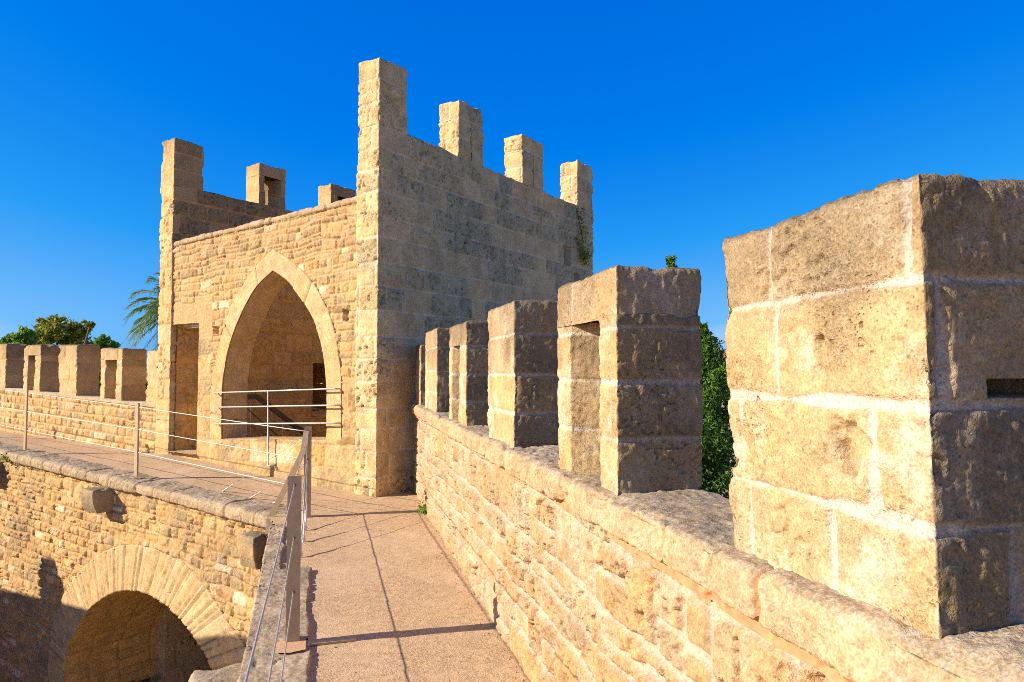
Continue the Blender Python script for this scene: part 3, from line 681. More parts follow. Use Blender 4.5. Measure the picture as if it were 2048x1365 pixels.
lay_a = Layout(ul - .2, ur + .2, -.4, 2.2, (.27, .34), (.30, .6), 16, cr=.012, warp=.006, shear=sl)
lay_s = Layout(ul - .2, ur + .2, -.6, 1.2, (.30, .33), (.55, 1.1), 18, cr=.012, warp=.008, shear=sl)
jx = fu(421, 780)[0]; lz = fu(368, 607)[1]
reg = [(lambda U, V: V < z_sp - sl * 0 , lay_a, ASHLAR), (lambda U, V: (U < jx) & (V < lz) , lay_a, ASHLAR), (lambda U, V: V < z_sill + .02, lay_s, ASHLAR)]
h1 = fu(428, 668); h2 = fu(437, 654); h3 = fu(686, 643); h4 = fu(697, 619)
dn = [(h1[0], h2[0], h1[1], h2[1], .14), (h3[0], h4[0], h3[1], h4[1], .14)]
mb = MB()
panel(mb, FO, FU, samples(ul, ur, .0145), -.3, f_top, 300, lay_f, RUBBLE, regions=reg, flat=[[tuple(p) for p in out]], hole=[hole_arch, hole_door], dents=dn, k=.75,
      weather=lambda P, N: sst(2.9, 3.8, P[..., 2] + .9 * (fbm(P, 1.5, 3) - .5)) * .33)
fwall = mb.build('front_wall', M_rubble, tower)
mb = MB(); arch_strip(mb, FO, FU, inn, out, .45, 22, 26, (.38, .62), dict(SMOOTH, jw=.007, jd=.014, off=.010, n3=.003), proud=.006, skirt=.04, seed=5)
mb.build('arch_surround', M_dress, tower)
# sill under the arch, door reveal, back of the front wall
mb = MB()
def flat_strip(mb, pts_front, depth, res, st, lay=None, flip=False, along=RV):
    pf = resample(np.array(pts_front), max(3, int(np.linalg.norm(np.diff(np.array(pts_front), axis=0), axis=1).sum() / res)))
    nd = max(3, int(depth / res)); P = pf[None] + np.linspace(0, depth, nd)[:, None, None] * along
    N = grid_n(P, False) * (-1 if flip else 1); s = np.arange(pf.shape[0]) * res
    U = np.tile(s, (nd, 1)); V = np.tile(np.linspace(0, depth, nd)[:, None], (1, len(s)))
    Q, A = relief(P, N, U, V, lay, st); mb.grid(Q, A, flip=flip)
def f3(uv, off=0): return FO + FU * uv[0] + Z3 * uv[1] - RV * off
flat_strip(mb, [f3(inn[0]), f3(inn[-1])], .46, .02, SMOOTH)
mb.build('window_sill', M_dress, tower)
mb = MB()
flat_strip(mb, [f3(hole_door[1]), f3(hole_door[2])], .46, .02, SMOOTH)
flat_strip(mb, [f3(hole_door[2]), f3(hole_door[3])], .46, .02, SMOOTH)
flat_strip(mb, [f3((hole_door[0][0], d_bot), .10), f3((hole_door[1][0] + .02, d_bot), .10)], .6, .02, ASHLAR)
mb.build('door_reveal', M_dress, tower)
# back face of the front wall (seen from inside only)
mb = MB(); panel(mb, FR(0, .025 + .46, 0), FV, samples(-ur, -ul, .04), -.3, lambda u: f_top(-u), 90, lay_f, SMOOTH, hole=[[(-p[0], p[1]) for p in hole_arch], [(-p[0], p[1]) for p in hole_door]])
mb.build('inner_face', M_inner, tower)
# coping of the front wall
pc = np.array([(.46, 0), (.46, .07), (.2, .078), (.0, .078), (-.008, .07), (-.012, .055), (-.012, .015), (-.008, .0), (.02, -.005)]); pc = resample(pc, 30)
uc = samples(ul, ur, .02); base = np.stack([f3((u, f_top(u) - .012)) for u in uc])
P = base[None] + pc[::-1, 0][:, None, None] * RV + pc[::-1, 1][:, None, None] * Z3
N = grid_n(P, False); U = np.tile(uc, (30, 1)); V = np.tile(np.linspace(0, 1, 30)[:, None], (1, len(uc)))
Q, A = relief(P, N, U, V, Layout(ul, ur, 0, 0, (1, 1), (.18, .42), 3, rows=[-50, 50], cr=.01), dict(ASHLAR, jd=.015, off=.015), w_cop(P, N) * .6)
mb = MB(); mb.grid(Q, A); mb.build('coping', M_cop, tower)
# interior: left wall lining, back wall, floor
lay_i = Layout(-1, 9, -.5, 6, (.26, .36), (.35, .8), 21, cr=.015, warp=.015)
niche = [rl(624, 770, LI)[0], rl(652, 770, LI)[0] + .25]; nzt = rl(637, 727, LI)[1]; nzb = rl(637, 822, LI)[1]
print('niche', niche, nzt, nzb, 'door', d_l, d_r, d_top, d_bot, 'sill', z_sill, z_sp)
mb = MB()
hn = [(niche[0], nzb), (niche[1], nzb), (niche[1], nzt), (niche[0], nzt)]
panel(mb, FR(LI - .03, 0, 0), RV, samples(.1, ML - .02, .02), -.3, 3.6, 170, lay_i, ST_T, hole=[hn],
      weather=lambda P, N: sst(.45, .75, fbm(P, 1.3, 4)) * .6)
mb.build('inner_face', M_inner, tower)
mb = MB()
q0 = [FR(LI - .03, u, z) for u, z in hn]
for a in range(4): flat_strip(mb, [q0[a], q0[(a + 1) % 4]], 1.6, .04, ASHLAR, along=FV)
mb.box(FR(LI + 1.65, sum(niche) / 2, (nzt + nzb) / 2), (FV, RV, Z3), (.05, .8, .9)); mb.build('niche', M_inner, tower)  # unseen chamber added behind the wall, deep enough to keep the opening dark
mb = MB(); mb.box(FR((LI + LT) / 2, 3.2, .05), (FV, RV, Z3), ((LI - LT) / 2, 2.8, .06)); mb.build('floor', M_inner, tower, smooth=False)
mb = MB(); prism(mb, plan(LT + .005, LI - .035, ML - .45, ML - .02), -5, 3.6, .03, lay_i, ST_T, weather=wt_bounce); mb.build('back_wall', M_inner, tower)

# ================================================================== LEFT WALKWAY, COURTYARD WALL
W0 = on_z(533, 1029, 0.0)                                          # outer corner of the coping
def WK(L, r, z): return np.array([W0[0], W0[1], 0]) + FV * L + RV * r + Z3 * z
wtop = [(533, 1029), (458, 1013), (359, 987), (249, 955), (138, 933), (53, 914)]
WL = []
for p in wtop:
    q = on_plane(*p, WK(0, 0, 0), -RV); WL.append((float(np.dot(q - WK(0, 0, 0), FV)), q[2]))
print('court top', WL)
cw = np.polyfit([a for a, b in WL], [b for a, b in WL], 1); zw = lambda L: np.maximum(cw[0] * np.asarray(L, float), -.02) + 0.0
rT = float(np.dot(FR(0, 0, 0) - WK(0, 0, 0), RV)); lT = float(np.dot(FR(0, 0, 0) - WK(0, 0, 0), FV))
print('rT', rT, 'lT', lT, 'slope', cw)
SB = .10                                                           # left parapet set back behind the tower front
def lp(px, py): q = on_plane(px, py, FR(0, SB, 0), TN); return float(np.dot(q - FR(0, 0, 0), FV)), float(q[2])
bl = [fl(752, 995), fl(623, 972), fl(524, 951), fl(394, 921), fl(335, 909)] + [lp(300, 906), lp(150, 884), lp(0, 862)]
print('base', bl)
bL = np.array([b[0] for b in bl]); bz = np.array([b[1] for b in bl])
def z_in(L): return np.interp(np.asarray(L) - lT, bL, bz)
def und(P): return .022 * (fbm(np.stack([P[..., 0], P[..., 1], P[..., 0] * 0], -1), 1.5, 3, .55) - .5) + .006 * (fbm(np.stack([P[..., 0], P[..., 1], P[..., 0] * 0], -1), 9, 2) - .5)
Ls = np.r_[np.arange(lT, 11, .04), np.arange(11, 17, .3)]
rows = []
for t in np.r_[0, .10, np.linspace(.16, 1, 46)]:
    r = .12 + t * (rT + .5 - .12); tt = np.clip((r - .25) / (rT - .25), 0, 1)
    rows.append(np.stack([WK(L, r, (zw(L) - (.02 if r < .3 else 0)) * (1 - tt) + (z_in(L) if L > lT else 0) * tt) for L in Ls]))
P = np.stack(rows); P[..., 2] += und(P)
mb = MB(); mb.grid(P, flip=True); struct(mb.build('walkway', M_path))
# near path
E0 = on_z(478, 1365, 0); E1 = on_z(540, 1060, 0); EV = unit(np.r_[xy(E1 - E0), 0]); EN = unit(np.cross(EV, Z3))   # EN to the right
def ed(s, r, z): return np.array([E0[0], E0[1], 0]) + EV * s + EN * r + Z3 * z
sE = float(np.linalg.norm(E1 - E0))
poly = [ed(-7, .06, 0), ed(sE + .05, .06, 0), WK(.05, .03, 0), WK(.05, .10, 0), WK(lT + .06, .3, 0), WK(lT + .06, rT + .3, 0), par(aT + .1, .3, 0), par(-6, .3, 0)]
ga = np.arange(-6, aT + .7, .035); gb = np.arange(-.35, 3.4, .035)
P = np.array([A0[0], A0[1], 0]) + ga[None, :, None] * PV + (-gb)[:, None, None] * OUTV * 1.0 
P = P - OUTV * 0; P[..., 2] = und(P) - .003
cenp = (P[:-1, :-1] + P[1:, 1:]) / 2
keep = inside([tuple(p[:2]) for p in poly], cenp[..., 0], cenp[..., 1])
mb = MB(); mb.grid(P, keep=keep, flip=grid_n(P, False)[5, 5, 2] < 0); struct(mb.build('path', M_path))
# kerb of flat stones along the drop on the left of the path
root = thing('retaining_wall', 'low retaining wall with grey flat coping stones along left edge of path', 'retaining wall', ed(1, .2, -2))
ss = samples(-6.5, sE + .12, .012); inn_x = np.array([float(np.dot(on_z(px, py, 0) - ed(0, 0, 0), EN)) for px, py in ((612, 1365), (616, 1300), (618, 1200), (621, 1140))]); inn_s = np.array([float(np.dot(on_z(px, py, 0) - ed(0, 0, 0), EV)) for px, py in ((612, 1365), (616, 1300), (618, 1200), (621, 1140))])
wid = np.interp(ss, np.r_[inn_s, inn_s[-1] + .02], np.r_[inn_x, inn_x[-1] - .24]) + .03 * (fbm(np.stack([ss * 0, ss, ss * 0], -1), 5, 3) - .5) * 2
tcol = np.r_[-.9, -.5, -.2, -.1, -.05, -.02, 0.0, np.linspace(.02, 1, 40)]
rows = []
for t in tcol:
    rows.append(np.array([ed(s, 0 if t < 0 else t * w, (.018 + t) if t < 0 else .018) for s, w in zip(ss, wid)]))
rows.append(np.array([ed(s, w + .004, -.03) for s, w in zip(ss, wid)]))
P = np.stack(rows)[::-1]; N = grid_n(P, False); U = np.tile(ss, (P.shape[0], 1)); V = np.tile(np.linspace(0, 1, P.shape[0])[:, None], (1, len(ss)))
Q, A = relief(P, N, U, V, Layout(-7, 6, 0, 0, (1, 1), (.45, .8), 13, rows=[-50, 50], cr=.02), dict(ASHLAR, n1=.006, n2=.010, n3=.006, jd=.02, off=.006), np.full(U.shape, .3))
mb = MB(); mb.grid(Q, A); mb.build('coping', M_cop, root)
mb = MB(); mb.box(ed((sE - 6.4) / 2, .18, -2.62), (EV, EN, Z3), ((sE + 6.5) / 2, .16, 2.4)); mb.build('wall_core', M_court, root, smooth=False)

CWU = -FV; CWN = -RV
def cu_(px, py, off=0.0):
    q = on_plane(px, py, WK(0, off, 0), CWN); return (-float(np.dot(q - WK(0, 0, 0), FV)), float(q[2]))
ci = [(126, 1420), (122, 1365), (123, 1328), (131.5, 1299), (149, 1260), (170.6, 1224.7), (199, 1200), (227.4, 1186), (256, 1183), (288, 1188.5), (320, 1207), (344.7, 1228), (366, 1253), (387, 1281.6), (405, 1310), (417.5, 1338), (427, 1365), (436, 1410)]
co = [(88, 1420), (92, 1345), (98, 1270), (117, 1207), (142, 1160.7), (167, 1132), (199, 1107), (245, 1091), (288, 1095), (327, 1109), (366, 1132), (401.6, 1171), (430, 1210.5), (451, 1246), (480, 1285), (500, 1320), (515, 1365), (530, 1420)]
NB = 260
cin = smooth_line([cu_(*p) for p in ci], NB); cout = smooth_line([cu_(*p) for p in co], NB)
# matching parameter: pair points by angle so that joints stay radial
cen = cin.mean(0); 
root = thing('courtyard_wall', 'tall golden rubble wall with round arch under the left walkway', 'wall', WK(5, .3, -4))
lay_c = Layout(-17, 1, -5.5, 1.2, (.08, .16), (.10, .38), 33, split=.22, cr=.03, warp=.045, wscale=2.6, shear=-cw[0])
ST_C = dict(RUBBLE, off=.042, bul=.008, jd=.022, n1=.028, n2=.022, n3=.012, pit=.024)
mb = MB(); uu = np.r_[samples(-16, -8.2, .05)[:-1], samples(-8.2, .12, .0145)]
panel(mb, WK(0, .035, 0), CWU, uu, -5, lambda u: zw(-u) - .12, 340, lay_c, ST_C, flat=[[tuple(p) for p in cout]], hole=[[tuple(p) for p in cin] + [(cin[-1][0], -5), (cin[0][0], -5)]],
      k=.75, weather=lambda P, N: sst(.52, .75, fbm(P, 1.4, 4)) * .45)
mb.build('wall_face', M_court, root)
mbs = MB(); mb = MB(); arch_strip(mb, WK(0, .035, 0), CWU, cin, cout, 4.6, 26, 200, (.06, .15), dict(SMOOTH, jw=.008, jd=.022, n2=.006, off=.014), proud=.012, skirt=.05, seed=6,
                      soffit=Layout(-1, 9, -1, 6, (.35, .7), (.12, .24), 77, cr=.012, warp=.02), mb2=mbs)
mb.build('arch_surround', M_dress, root); mbs.build('vault', M_inner, root)
mb = MB(); panel(mb, WK(0, 4.55, 0), CWU, samples(cin[0][0] - .3, cin[-1][0] + .3, .03), -5, .0, 150, lay_i, ST_T); mb.build('tunnel_end', M_inner, root)
# coping
pcp = resample(np.array([(.0, -.15), (-.03, -.135), (-.035, -.1), (-.035, -.05), (-.02, -.01), (.02, .004), (.15, .008), (.36, .008), (.40, -.02)]), 46)
Lc = np.r_[samples(16, 8.5, .05)[:-1], samples(8.5, -.15, .014)]; base = np.stack([WK(L, .0, zw(L)) for L in Lc])
P = base[None] + pcp[:, 0][:, None, None] * RV + pcp[:, 1][:, None, None] * Z3
N = grid_n(P, False); U = np.tile(-Lc, (46, 1)); V = np.tile(np.linspace(0, 1, 46)[:, None], (1, len(Lc)))
Q, A = relief(P, N, U, V, Layout(-17, 1, 0, 0, (1, 1), (.30, .75), 14, rows=[-50, 50], cr=.01), dict(ASHLAR, jw=.008, jd=.018, off=.018, bul=.004, n1=.012, n2=.014, n3=.008), w_cop(P, N) + .18)
mb = MB(); mb.grid(Q, A); mb.build('coping', M_cop, root)
mb = MB(); mb.box(WK(8.2, .75, -2.5) , (FV, RV, Z3), (7.9, .3, 2.35)) if False else None
def corbel(px, py, w, h, proj, parent, seed):
    u, z = cu_(px, py); P0 = WK(-u, .1, 0); m_ = MB()
    pl = [xy(P0 + FV * w / 2 - RV * (proj + .1)), xy(P0 - FV * w / 2 - RV * (proj + .1)), xy(P0 - FV * w / 2 + RV * .1), xy(P0 + FV * w / 2 + RV * .1)]
    prism(m_, pl, z - h, z, .018, None, ASHLAR, r=.03, chip=.04, weather=lambda P, N: np.full(P.shape[:2], .3))
    V = m_.v[0]; d = (V @ -RV) - (P0 @ -RV); lowf = np.clip((z - V[:, 2]) / h, 0, 1)
    V[:, :] += RV * (np.clip(d, 0, None) * .18 * lowf ** 3)[:, None]
    return m_.build('corbel', M_dark, parent)
corbel(212, 974, .36, .33, .26, root, 1); corbel(-8, 918, .36, .36, .26, root, 2); corbel(521, 1066, .30, .36, .2, root, 3)
m_ = MB(); c0 = on_z(437, 1352, -.16)
prism(m_, [xy(c0 + EN * a + EV * b) for a, b in ((-.16, -.14), (.22, -.14), (.22, .12), (-.16, .12))], -.5, -.14, .016, None, ASHLAR, r=.04, chip=.05, weather=lambda P, N: np.full(P.shape[:2], .55))
m_.build('corbel', M_cop, bpy.data.objects['retaining_wall'])
bm = thing('iron_beam', 'dark iron beam end inside the round courtyard arch', 'beam', on_plane(260, 1350, WK(0, 1.2, 0), CWN))
m_ = MB(); b0 = on_plane(240, 1346, WK(0, 1.0, 0), CWN); b1 = b0 - FV * .9 - Z3 * .28; m_.box((b0 + b1) / 2, (unit(b1 - b0), unit(np.cross(unit(b1 - b0), RV)), RV), (np.linalg.norm(b1 - b0) / 2, .035, .05)); m_.build('bar', M_rust, bm, smooth=False)

# ================================================================== LEFT PARAPET
root = thing('parapet_wall', 'low rubble parapet with small worn merlons beyond the walkway', 'parapet wall', FR(8, .3, 0))
wt_px = [(0, 775), (100, 787), (200, 797), (285, 806), (315, 811)]
wt_ = np.array([lp(*p) for p in wt_px]); o_ = np.argsort(wt_[:, 0]); pz = np.polyfit(wt_[:, 0], wt_[:, 1], 1); zp = lambda L: np.polyval(pz, L)
print('left par', wt_, pz)
LE = 18.0
lay_l = Layout(-LE - 1, -LO + 1, -.2, 2, (.12, .19), (.16, .42), 44, split=.1, cr=.03, warp=.015, wscale=4, shear=-pz[0])
mb = MB(); panel(mb, FR(0, SB, 0), -FV, np.r_[samples(-LE, -13, .05)[:-1], samples(-13, -LO + .05, .018)], -.3, lambda u: zp(-u) - .005, 80, lay_l, dict(RUBBLE, off=.02, bul=.012)); mb.build('wall_face', M_rubble, root)
mb = MB(); q = np.stack([FR(L, 0, zp(L)) for L in (LE, LO - .02)])
P = np.stack([q + RV * (SB - .02) + Z3 * -.05, q + RV * (SB - .02), q + RV * (SB + .5), q + RV * (SB + .5) - Z3 * 6]); P = np.stack([resample(P[k], 200) for k in range(4)])
N = grid_n(P, False); Q, A = relief(P, N, np.tile(np.linspace(0, 12, 200), (4, 1)), np.zeros((4, 200)), None, ASHLAR, np.full((4, 200), .35)); mb.grid(Q, A); mb.build('coping', M_cop, root)
def lframe(a, b, z): return FR(a, SB + b, z)
def dark_l(P, N):
    f = fbm(P, 3, 3); return np.clip(N @ -FV, 0, 1) * (.25 + .35 * f) + np.clip(N[..., 2], 0, 1) * .5 + sst(1.7, 2.2, P[..., 2] + .5 * (f - .5)) * .5
for i, (x0, x1, y0, nt_) in enumerate(((-22, 9, 688, None), (45, 78, 690, (53, 67, 711)), (115, 151, 690, None), (199, 242, 697, (208, 231, 720)), (290, 319, 701, None))):
    l0, _ = lp(x0, 760); l1, _ = lp(x1, 760); zt = lp(x1, y0)[1]; z0 = zp((l0 + l1) / 2) - .05
    notch = None
    if nt_:
        n0, n1 = sorted((lp(nt_[0], 760)[0], lp(nt_[1], 760)[0])); c = (n0 + n1) / 2; notch = (n0, n1, lp(nt_[1], nt_[2])[1], c - .04, c + .04)
    merlon('merlon', root, M_quoin, lframe, l0, l1, z0, zt, .45, notch, (1, 1, 1), 60 + i, .022, dark_l, splits=(.9, 1.5), chip=.06, b0=.02, r=.03, st=dict(ASHLAR, jd=.014, n3=.006))

# ================================================================== OPPOSITE BATTLEMENT (out of frame, its shadow falls on the courtyard wall)
root = thing('battlement_wall', 'rubble battlement wall closing the far side of the courtyard', 'wall', WK(8, -4.2, -4))
cs = np.array([float(np.dot(np.r_[SUN_H, 0], FV)), float(np.dot(np.r_[SUN_H, 0], RV))]); te = math.tan(SUN_EL); q_ = 4.0
bp = []
for p in ((487, 1268), (383, 1271), (72, 1193), (0, 1177)):
    u, z = cu_(*p); s = q_ / -cs[1]; bp.append((-u + cs[0] * s, z + te * s))
print('occluder', bp, cs)
bp = [(bp[0][0] - .6, bp[0][1])] + bp + [(bp[-1][0] + 6, bp[-1][1])]
mb = MB()
pl = np.array(sorted(bp)); Lq = np.linspace(pl[0, 0], pl[-1, 0], 120); zq = np.interp(Lq, pl[:, 0], pl[:, 1]) + .05 * (fbm(np.stack([Lq, Lq * 0, Lq * 0], -1), 3, 3) - .5)
P = np.stack([np.stack([WK(L, r, z if top else -5) for L, z in zip(Lq, zq)]) for r, top in ((-q_, 0), (-q_, 1), (-q_ - .5, 1), (-q_ - .5, 0))]); mb.grid(P)
mb.raw([P[k, 0] for k in range(4)], np.array([[0, 1, 2, 3]])); mb.raw([P[k, -1] for k in range(4)], np.array([[3, 2, 1, 0]]))
mb.build('wall_face', M_rubble, root)
ua, za = cu_(72, 1150); ub, zb = cu_(98, 1113); s = q_ / -cs[1]
for L0, L1 in ((-ub + cs[0] * s, -ua + cs[0] * s),):
    m_ = MB(); prism(m_, [xy(WK(L1, -q_ - .48, 0)), xy(WK(L0, -q_ - .48, 0)), xy(WK(L0, -q_ - .02, 0)), xy(WK(L1, -q_ - .02, 0))], .6, zb + te * s, .04, None, ASHLAR, chip=.1); m_.build('merlon', M_quoin, root)

# ================================================================== RAILINGS
H_POST = 1.01
p_near = on_z(585, 1293, 0); p_c = on_z(614, 1035, 0)
q2 = on_plane(272, 950, WK(0, .12, 0), CWN); q1 = on_plane(50, 898, WK(0, .12, 0), CWN)
p_back = p_near - (p_c - p_near) * 1.02
run1 = unit(np.r_[xy(p_c - p_near), 0]); run2 = unit(np.r_[xy(q1 - q2), 0])
print('posts', p_near, p_c, q2, q1)
q0 = q1 + (q1 - q2)
root = thing('cable_railing', 'steel post and cable railing along path and walkway edge', 'railing', p_c)
def post(p, run, h=H_POST, broad=False):
    sd = unit(np.cross(run, Z3)); m_ = MB(); m_.box(p + Z3 * (h / 2 - .01), (sd, run, Z3), (.012, .040, h / 2 + .01) if broad else (.040, .0085, h / 2 + .01))
    po = m_.build('post', M_steel, root, smooth=False)
    if not broad:
        m_ = MB(); m_.box(p + sd * (.034 if sd[0] < 0 else -.034) + run * .052 + Z3 * (h / 2 - .04), (sd, run, Z3), (.006, .043, h / 2 - .04)); m_.build('web_plate', M_steel, po, smooth=False)
    for z in HZ:
        m_ = MB(); m_.tube([p + Z3 * z - run * (.043 if broad else .013), p + Z3 * z + run * (.043 if broad else .013)], .009, 10); m_.build('grommet', M_rust, po)
    return po
HZ = (.955, .64, .32)
for p, r in ((p_near, run1), (p_c, run1), (p_back, run1), (q2, run2), (q1, run2), (q0, run2)):
    post(p, r, H_POST, r is run2)
m_ = MB(); sd = unit(np.cross(run1, Z3)); sd = sd if sd[0] > 0 else -sd
m_.box(p_near + sd * .2 + Z3 * .004, (sd, run1, Z3), (.17, .02, .006)); m_.build('foot_plate', M_steel, root, smooth=False)
def sag(a, b, n=14, d=.004):
    t = np.linspace(0, 1, n)[:, None]; return a + (b - a) * t - Z3 * d * np.sin(t * np.pi)
anch_r = [on_z(601, 1107, .03), on_z(607, 1078, .03), on_z(611, 1054, .03)]
anch_l = []
for px, py in ((441, 986), (496, 1000), (540, 1009)):
    q = on_plane(px, py, WK(0, .42, 0), CWN); anch_l.append(q)
for k, z in enumerate(HZ):
    m_ = MB(); m_.tube(np.vstack([sag(p_back + Z3 * z, p_near + Z3 * z), sag(p_near + Z3 * z, p_c + Z3 * z)[1:]]), .0034); m_.build('cable', M_cable_dim, root)
    m_ = MB(); m_.tube(np.vstack([sag(q0 + Z3 * z, q1 + Z3 * z), sag(q1 + Z3 * z, q2 + Z3 * z)[1:], sag(q2 + Z3 * z, p_c + Z3 * z)[1:]]), .0048); m_.build('cable', M_cable, root)
    for an, lst in ((anch_r, 0), (anch_l, 1)):
        a = an[k]; top = p_c + Z3 * (z - .02); d = unit(top - a)
        m_ = MB(); m_.tube([a, top], .0034); m_.build('brace_cable', M_cable_dim, root)
        m_ = MB(); m_.tube([a + d * .03, a + d * .24], .0095, 10); m_.tube([a + d * .24, a + d * .38], .006, 8)
        m_.tube([a - Z3 * .06, a + Z3 * .012], .014, 10); m_.tube([a - d * .012, a + d * .03], [.02, .012], 10); m_.build('turnbuckle', M_cable, root)
# kinked flat brace at the corner
bpx = [(613, 862), (606, 905), (590, 938), (538, 1041), (536, 1068)]
by = [p_c[1] - .02, p_c[1] - .03, p_c[1] - .06, W0[1] - .1, W0[1] - .12]
bpt = [at_y(px, py, Y) for (px, py), Y in zip(bpx, by)]
m_ = MB(); side = np.array([0, 1.0, 0])
vs, fs = [], []
for i, p in enumerate(bpt):
    t = unit(bpt[min(i + 1, 4)] - bpt[max(i - 1, 0)]); n = unit(np.cross(t, side)); w = .030
    vs += [p + n * w * a + side * .008 * b for a, b in ((-1, -1), (1, -1), (1, 1), (-1, 1))]
for i in range(4):
    for j in range(4): fs.append((i * 4 + j, i * 4 + (j + 1) % 4, i * 4 + 4 + (j + 1) % 4, i * 4 + 4 + j))
fs += [(3, 2, 1, 0), (16, 17, 18, 19)]
m_.raw(vs, fs); m_.build('brace_bar', M_steel, root, smooth=False)
m_ = MB(); c = p_near - Z3 * .0
vv = [on_z(px, py, .030) for px, py in ((550, 1306), (580, 1306), (611, 1299), (612, 1280), (597, 1278), (574, 1283), (553, 1285))]
m_.raw(vv, [tuple(range(7))]); m_.build('mortar_pocket', M_pocket, bpy.data.objects['retaining_wall'], smooth=False)

# guard rail in front of the arch
root = thing('guard_rail', 'three horizontal steel rods guarding the pointed tower arch', 'guard rail', FR(2.0, -.1, 1.2))
def gp(px, py, off=-.055): return on_plane(px, py, FR(0, off, 0), TN)
for (a, b) in (((427, 786), (671, 778)), ((429, 815), (671, 811)), ((429, 848), (671, 847))):
    pa_, pb_ = gp(*a), gp(*b); m_ = MB()
    m_.tube([pa_ + RV * .13, pa_ + RV * .02, pa_ - FV * .02, pb_ + FV * .02, pb_ + RV * .02, pb_ + RV * .13], .0115, 10); m_.build('rod', M_rail, root)
m_ = MB(); m_.tube([gp(536, 781), gp(536, 931), gp(537, 932) - FV * .02, gp(541, 932), gp(541, 932) + RV * .1], .012, 8); m_.build('upright', M_rail, root)

root = thing('stair_handrail', 'brown sloping stair handrail seen inside the arch', 'handrail', FR(4.1, 2.5, .2))
def hp(px, py): return on_plane(px, py, FR(LI - .55, 0, 0), FV)
pts = [hp(494, 794), hp(514, 794), hp(616, 872), hp(640, 890)]
m_ = MB()
for a, b in zip(pts[:-1], pts[1:]):
    t = unit(b - a); m_.box((a + b) / 2, (t, unit(np.cross(t, FV)), FV), (np.linalg.norm(b - a) / 2, .045, .02))
m_.build('top_rail', M_rust, root, smooth=False)
m_ = MB(); m_.tube([hp(494, 818), hp(560, 876), hp(600, 910)], .012); m_.build('mid_rail', M_rust, root)
for px, y0, y1 in ((500.5, 796, 890), (565, 842, 905)):
    m_ = MB(); m_.tube([hp(px, y0), hp(px, y1)], .012); m_.build('upright', M_rail, root)
root = thing('tube_lamp', 'unlit white tube lamp under the door lintel', 'lamp', f3((d_l + .3, d_top - .05), -.25))
m_ = MB(); m_.tube([f3((d_l + .12, d_top - .045), -.2), f3((d_r - .02, d_top - .035), -.2)], .022, 10); m_.build('tube', M_tube, root)
m_ = MB(); m_.box(f3((d_l + .3, d_top - .015), -.2), (FV, RV, Z3), (.3, .03, .012)); m_.build('holder', M_tube, root, smooth=False)

# ================================================================== PLANTS
def leaves(mb, C, size, rs, normals=None, aspect=.55, tone=None):
    n = len(C); d = rs.normal(size=(n, 3)); d /= np.linalg.norm(d, axis=1, keepdims=True); e = rs.normal(size=(n, 3)); e -= (e * d).sum(1, keepdims=True) * d; e /= np.linalg.norm(e, axis=1, keepdims=True)
    s = (size * rs.uniform(.6, 1.3, n))[:, None]; w = np.cross(d, e) * s * aspect
    V = np.stack([C - d * s * .5, C + w * .5, C + d * s * .5 + e * s * .12, C - w * .5], 1).reshape(-1, 3)
    F = np.arange(4 * n).reshape(n, 4); t = rs.random(n) if tone is None else np.clip(tone + rs.normal(0, .12, n), 0, 1)
    A = np.repeat(np.stack([t, t, np.ones(n), np.zeros(n)], -1), 4, 0); mb.raw(V, F, A)
def tree(name, label, base, blobs, nleaf, size, mat, seed, trunk_r=.16, group=None):
    rs = np.random.default_rng(seed); root = thing(name, label, 'tree', base, group); mb = MB(); base = np.asarray(base, float)
    top = np.mean([b[0] for b in blobs], 0); m_ = MB(); fork = base + (top - base) * .62; fork[:2] = base[:2] + (top - base)[:2] * .4
    m_.tube([base - Z3 * .2, base + (fork - base) * .5 + np.array([.06, .04, 0]), fork], [trunk_r, trunk_r * .8, trunk_r * .65])
    for c, rad, dens in blobs:
        c = np.asarray(c, float); mid = fork + (c - fork) * .5 + rs.normal(0, .08, 3); m_.tube([fork - Z3 * .1, mid, c], [trunk_r * .45, trunk_r * .3, .02], 6)
        n = int(nleaf * dens); k = max(4, n // 26)
        cc = rs.normal(size=(k, 3)); cc /= np.linalg.norm(cc, axis=1, keepdims=True); cc = c + cc * (rad * rs.uniform(.35, 1.0, k) ** .6)[:, None] * np.array([1, 1, .8])
        for q in cc[::3]: m_.tube([c + (q - c) * .1, c + (q - c) * .6 + rs.normal(0, .03, 3), q], [.022, .014, .006], 4)
        pts = np.repeat(cc, 26, 0) + rs.normal(0, rad * .13, (k * 26, 3)); tn = np.repeat(rs.uniform(.1, .9, k), 26)
        leaves(mb, pts, size, rs, tone=tn)
    m_.build('trunk', M_bark, root); mb.build('crown', mat, root, smooth=False); return root
def bl_(px, py, Y, rpx, dens=1.0): return (at_y(px, py, Y), rpx * Y / F_PX, dens)
def gnd(p): return np.array([p[0], p[1], GZ])
Yt = 24
tree('leafy_tree', 'broad leafy tree with an olive crown rising above the low parapet', gnd(at_y(125, 740, Yt)), [bl_(98, 665, Yt, 26), bl_(128, 660, Yt, 30, 1.2), bl_(150, 675, Yt + .6, 28), bl_(168, 655, Yt, 16, .5), bl_(180, 650, Yt - .5, 9, .25), bl_(120, 700, Yt + .5, 40, 1.2), bl_(75, 690, Yt, 22, .8), bl_(165, 700, Yt, 26), bl_(84, 648, Yt, 14, .35), bl_(110, 642, Yt, 14, .35), bl_(95, 770, Yt, 60, 1.0), bl_(165, 770, Yt, 55, 1.0)], 900, .14, M_leaf, 3)
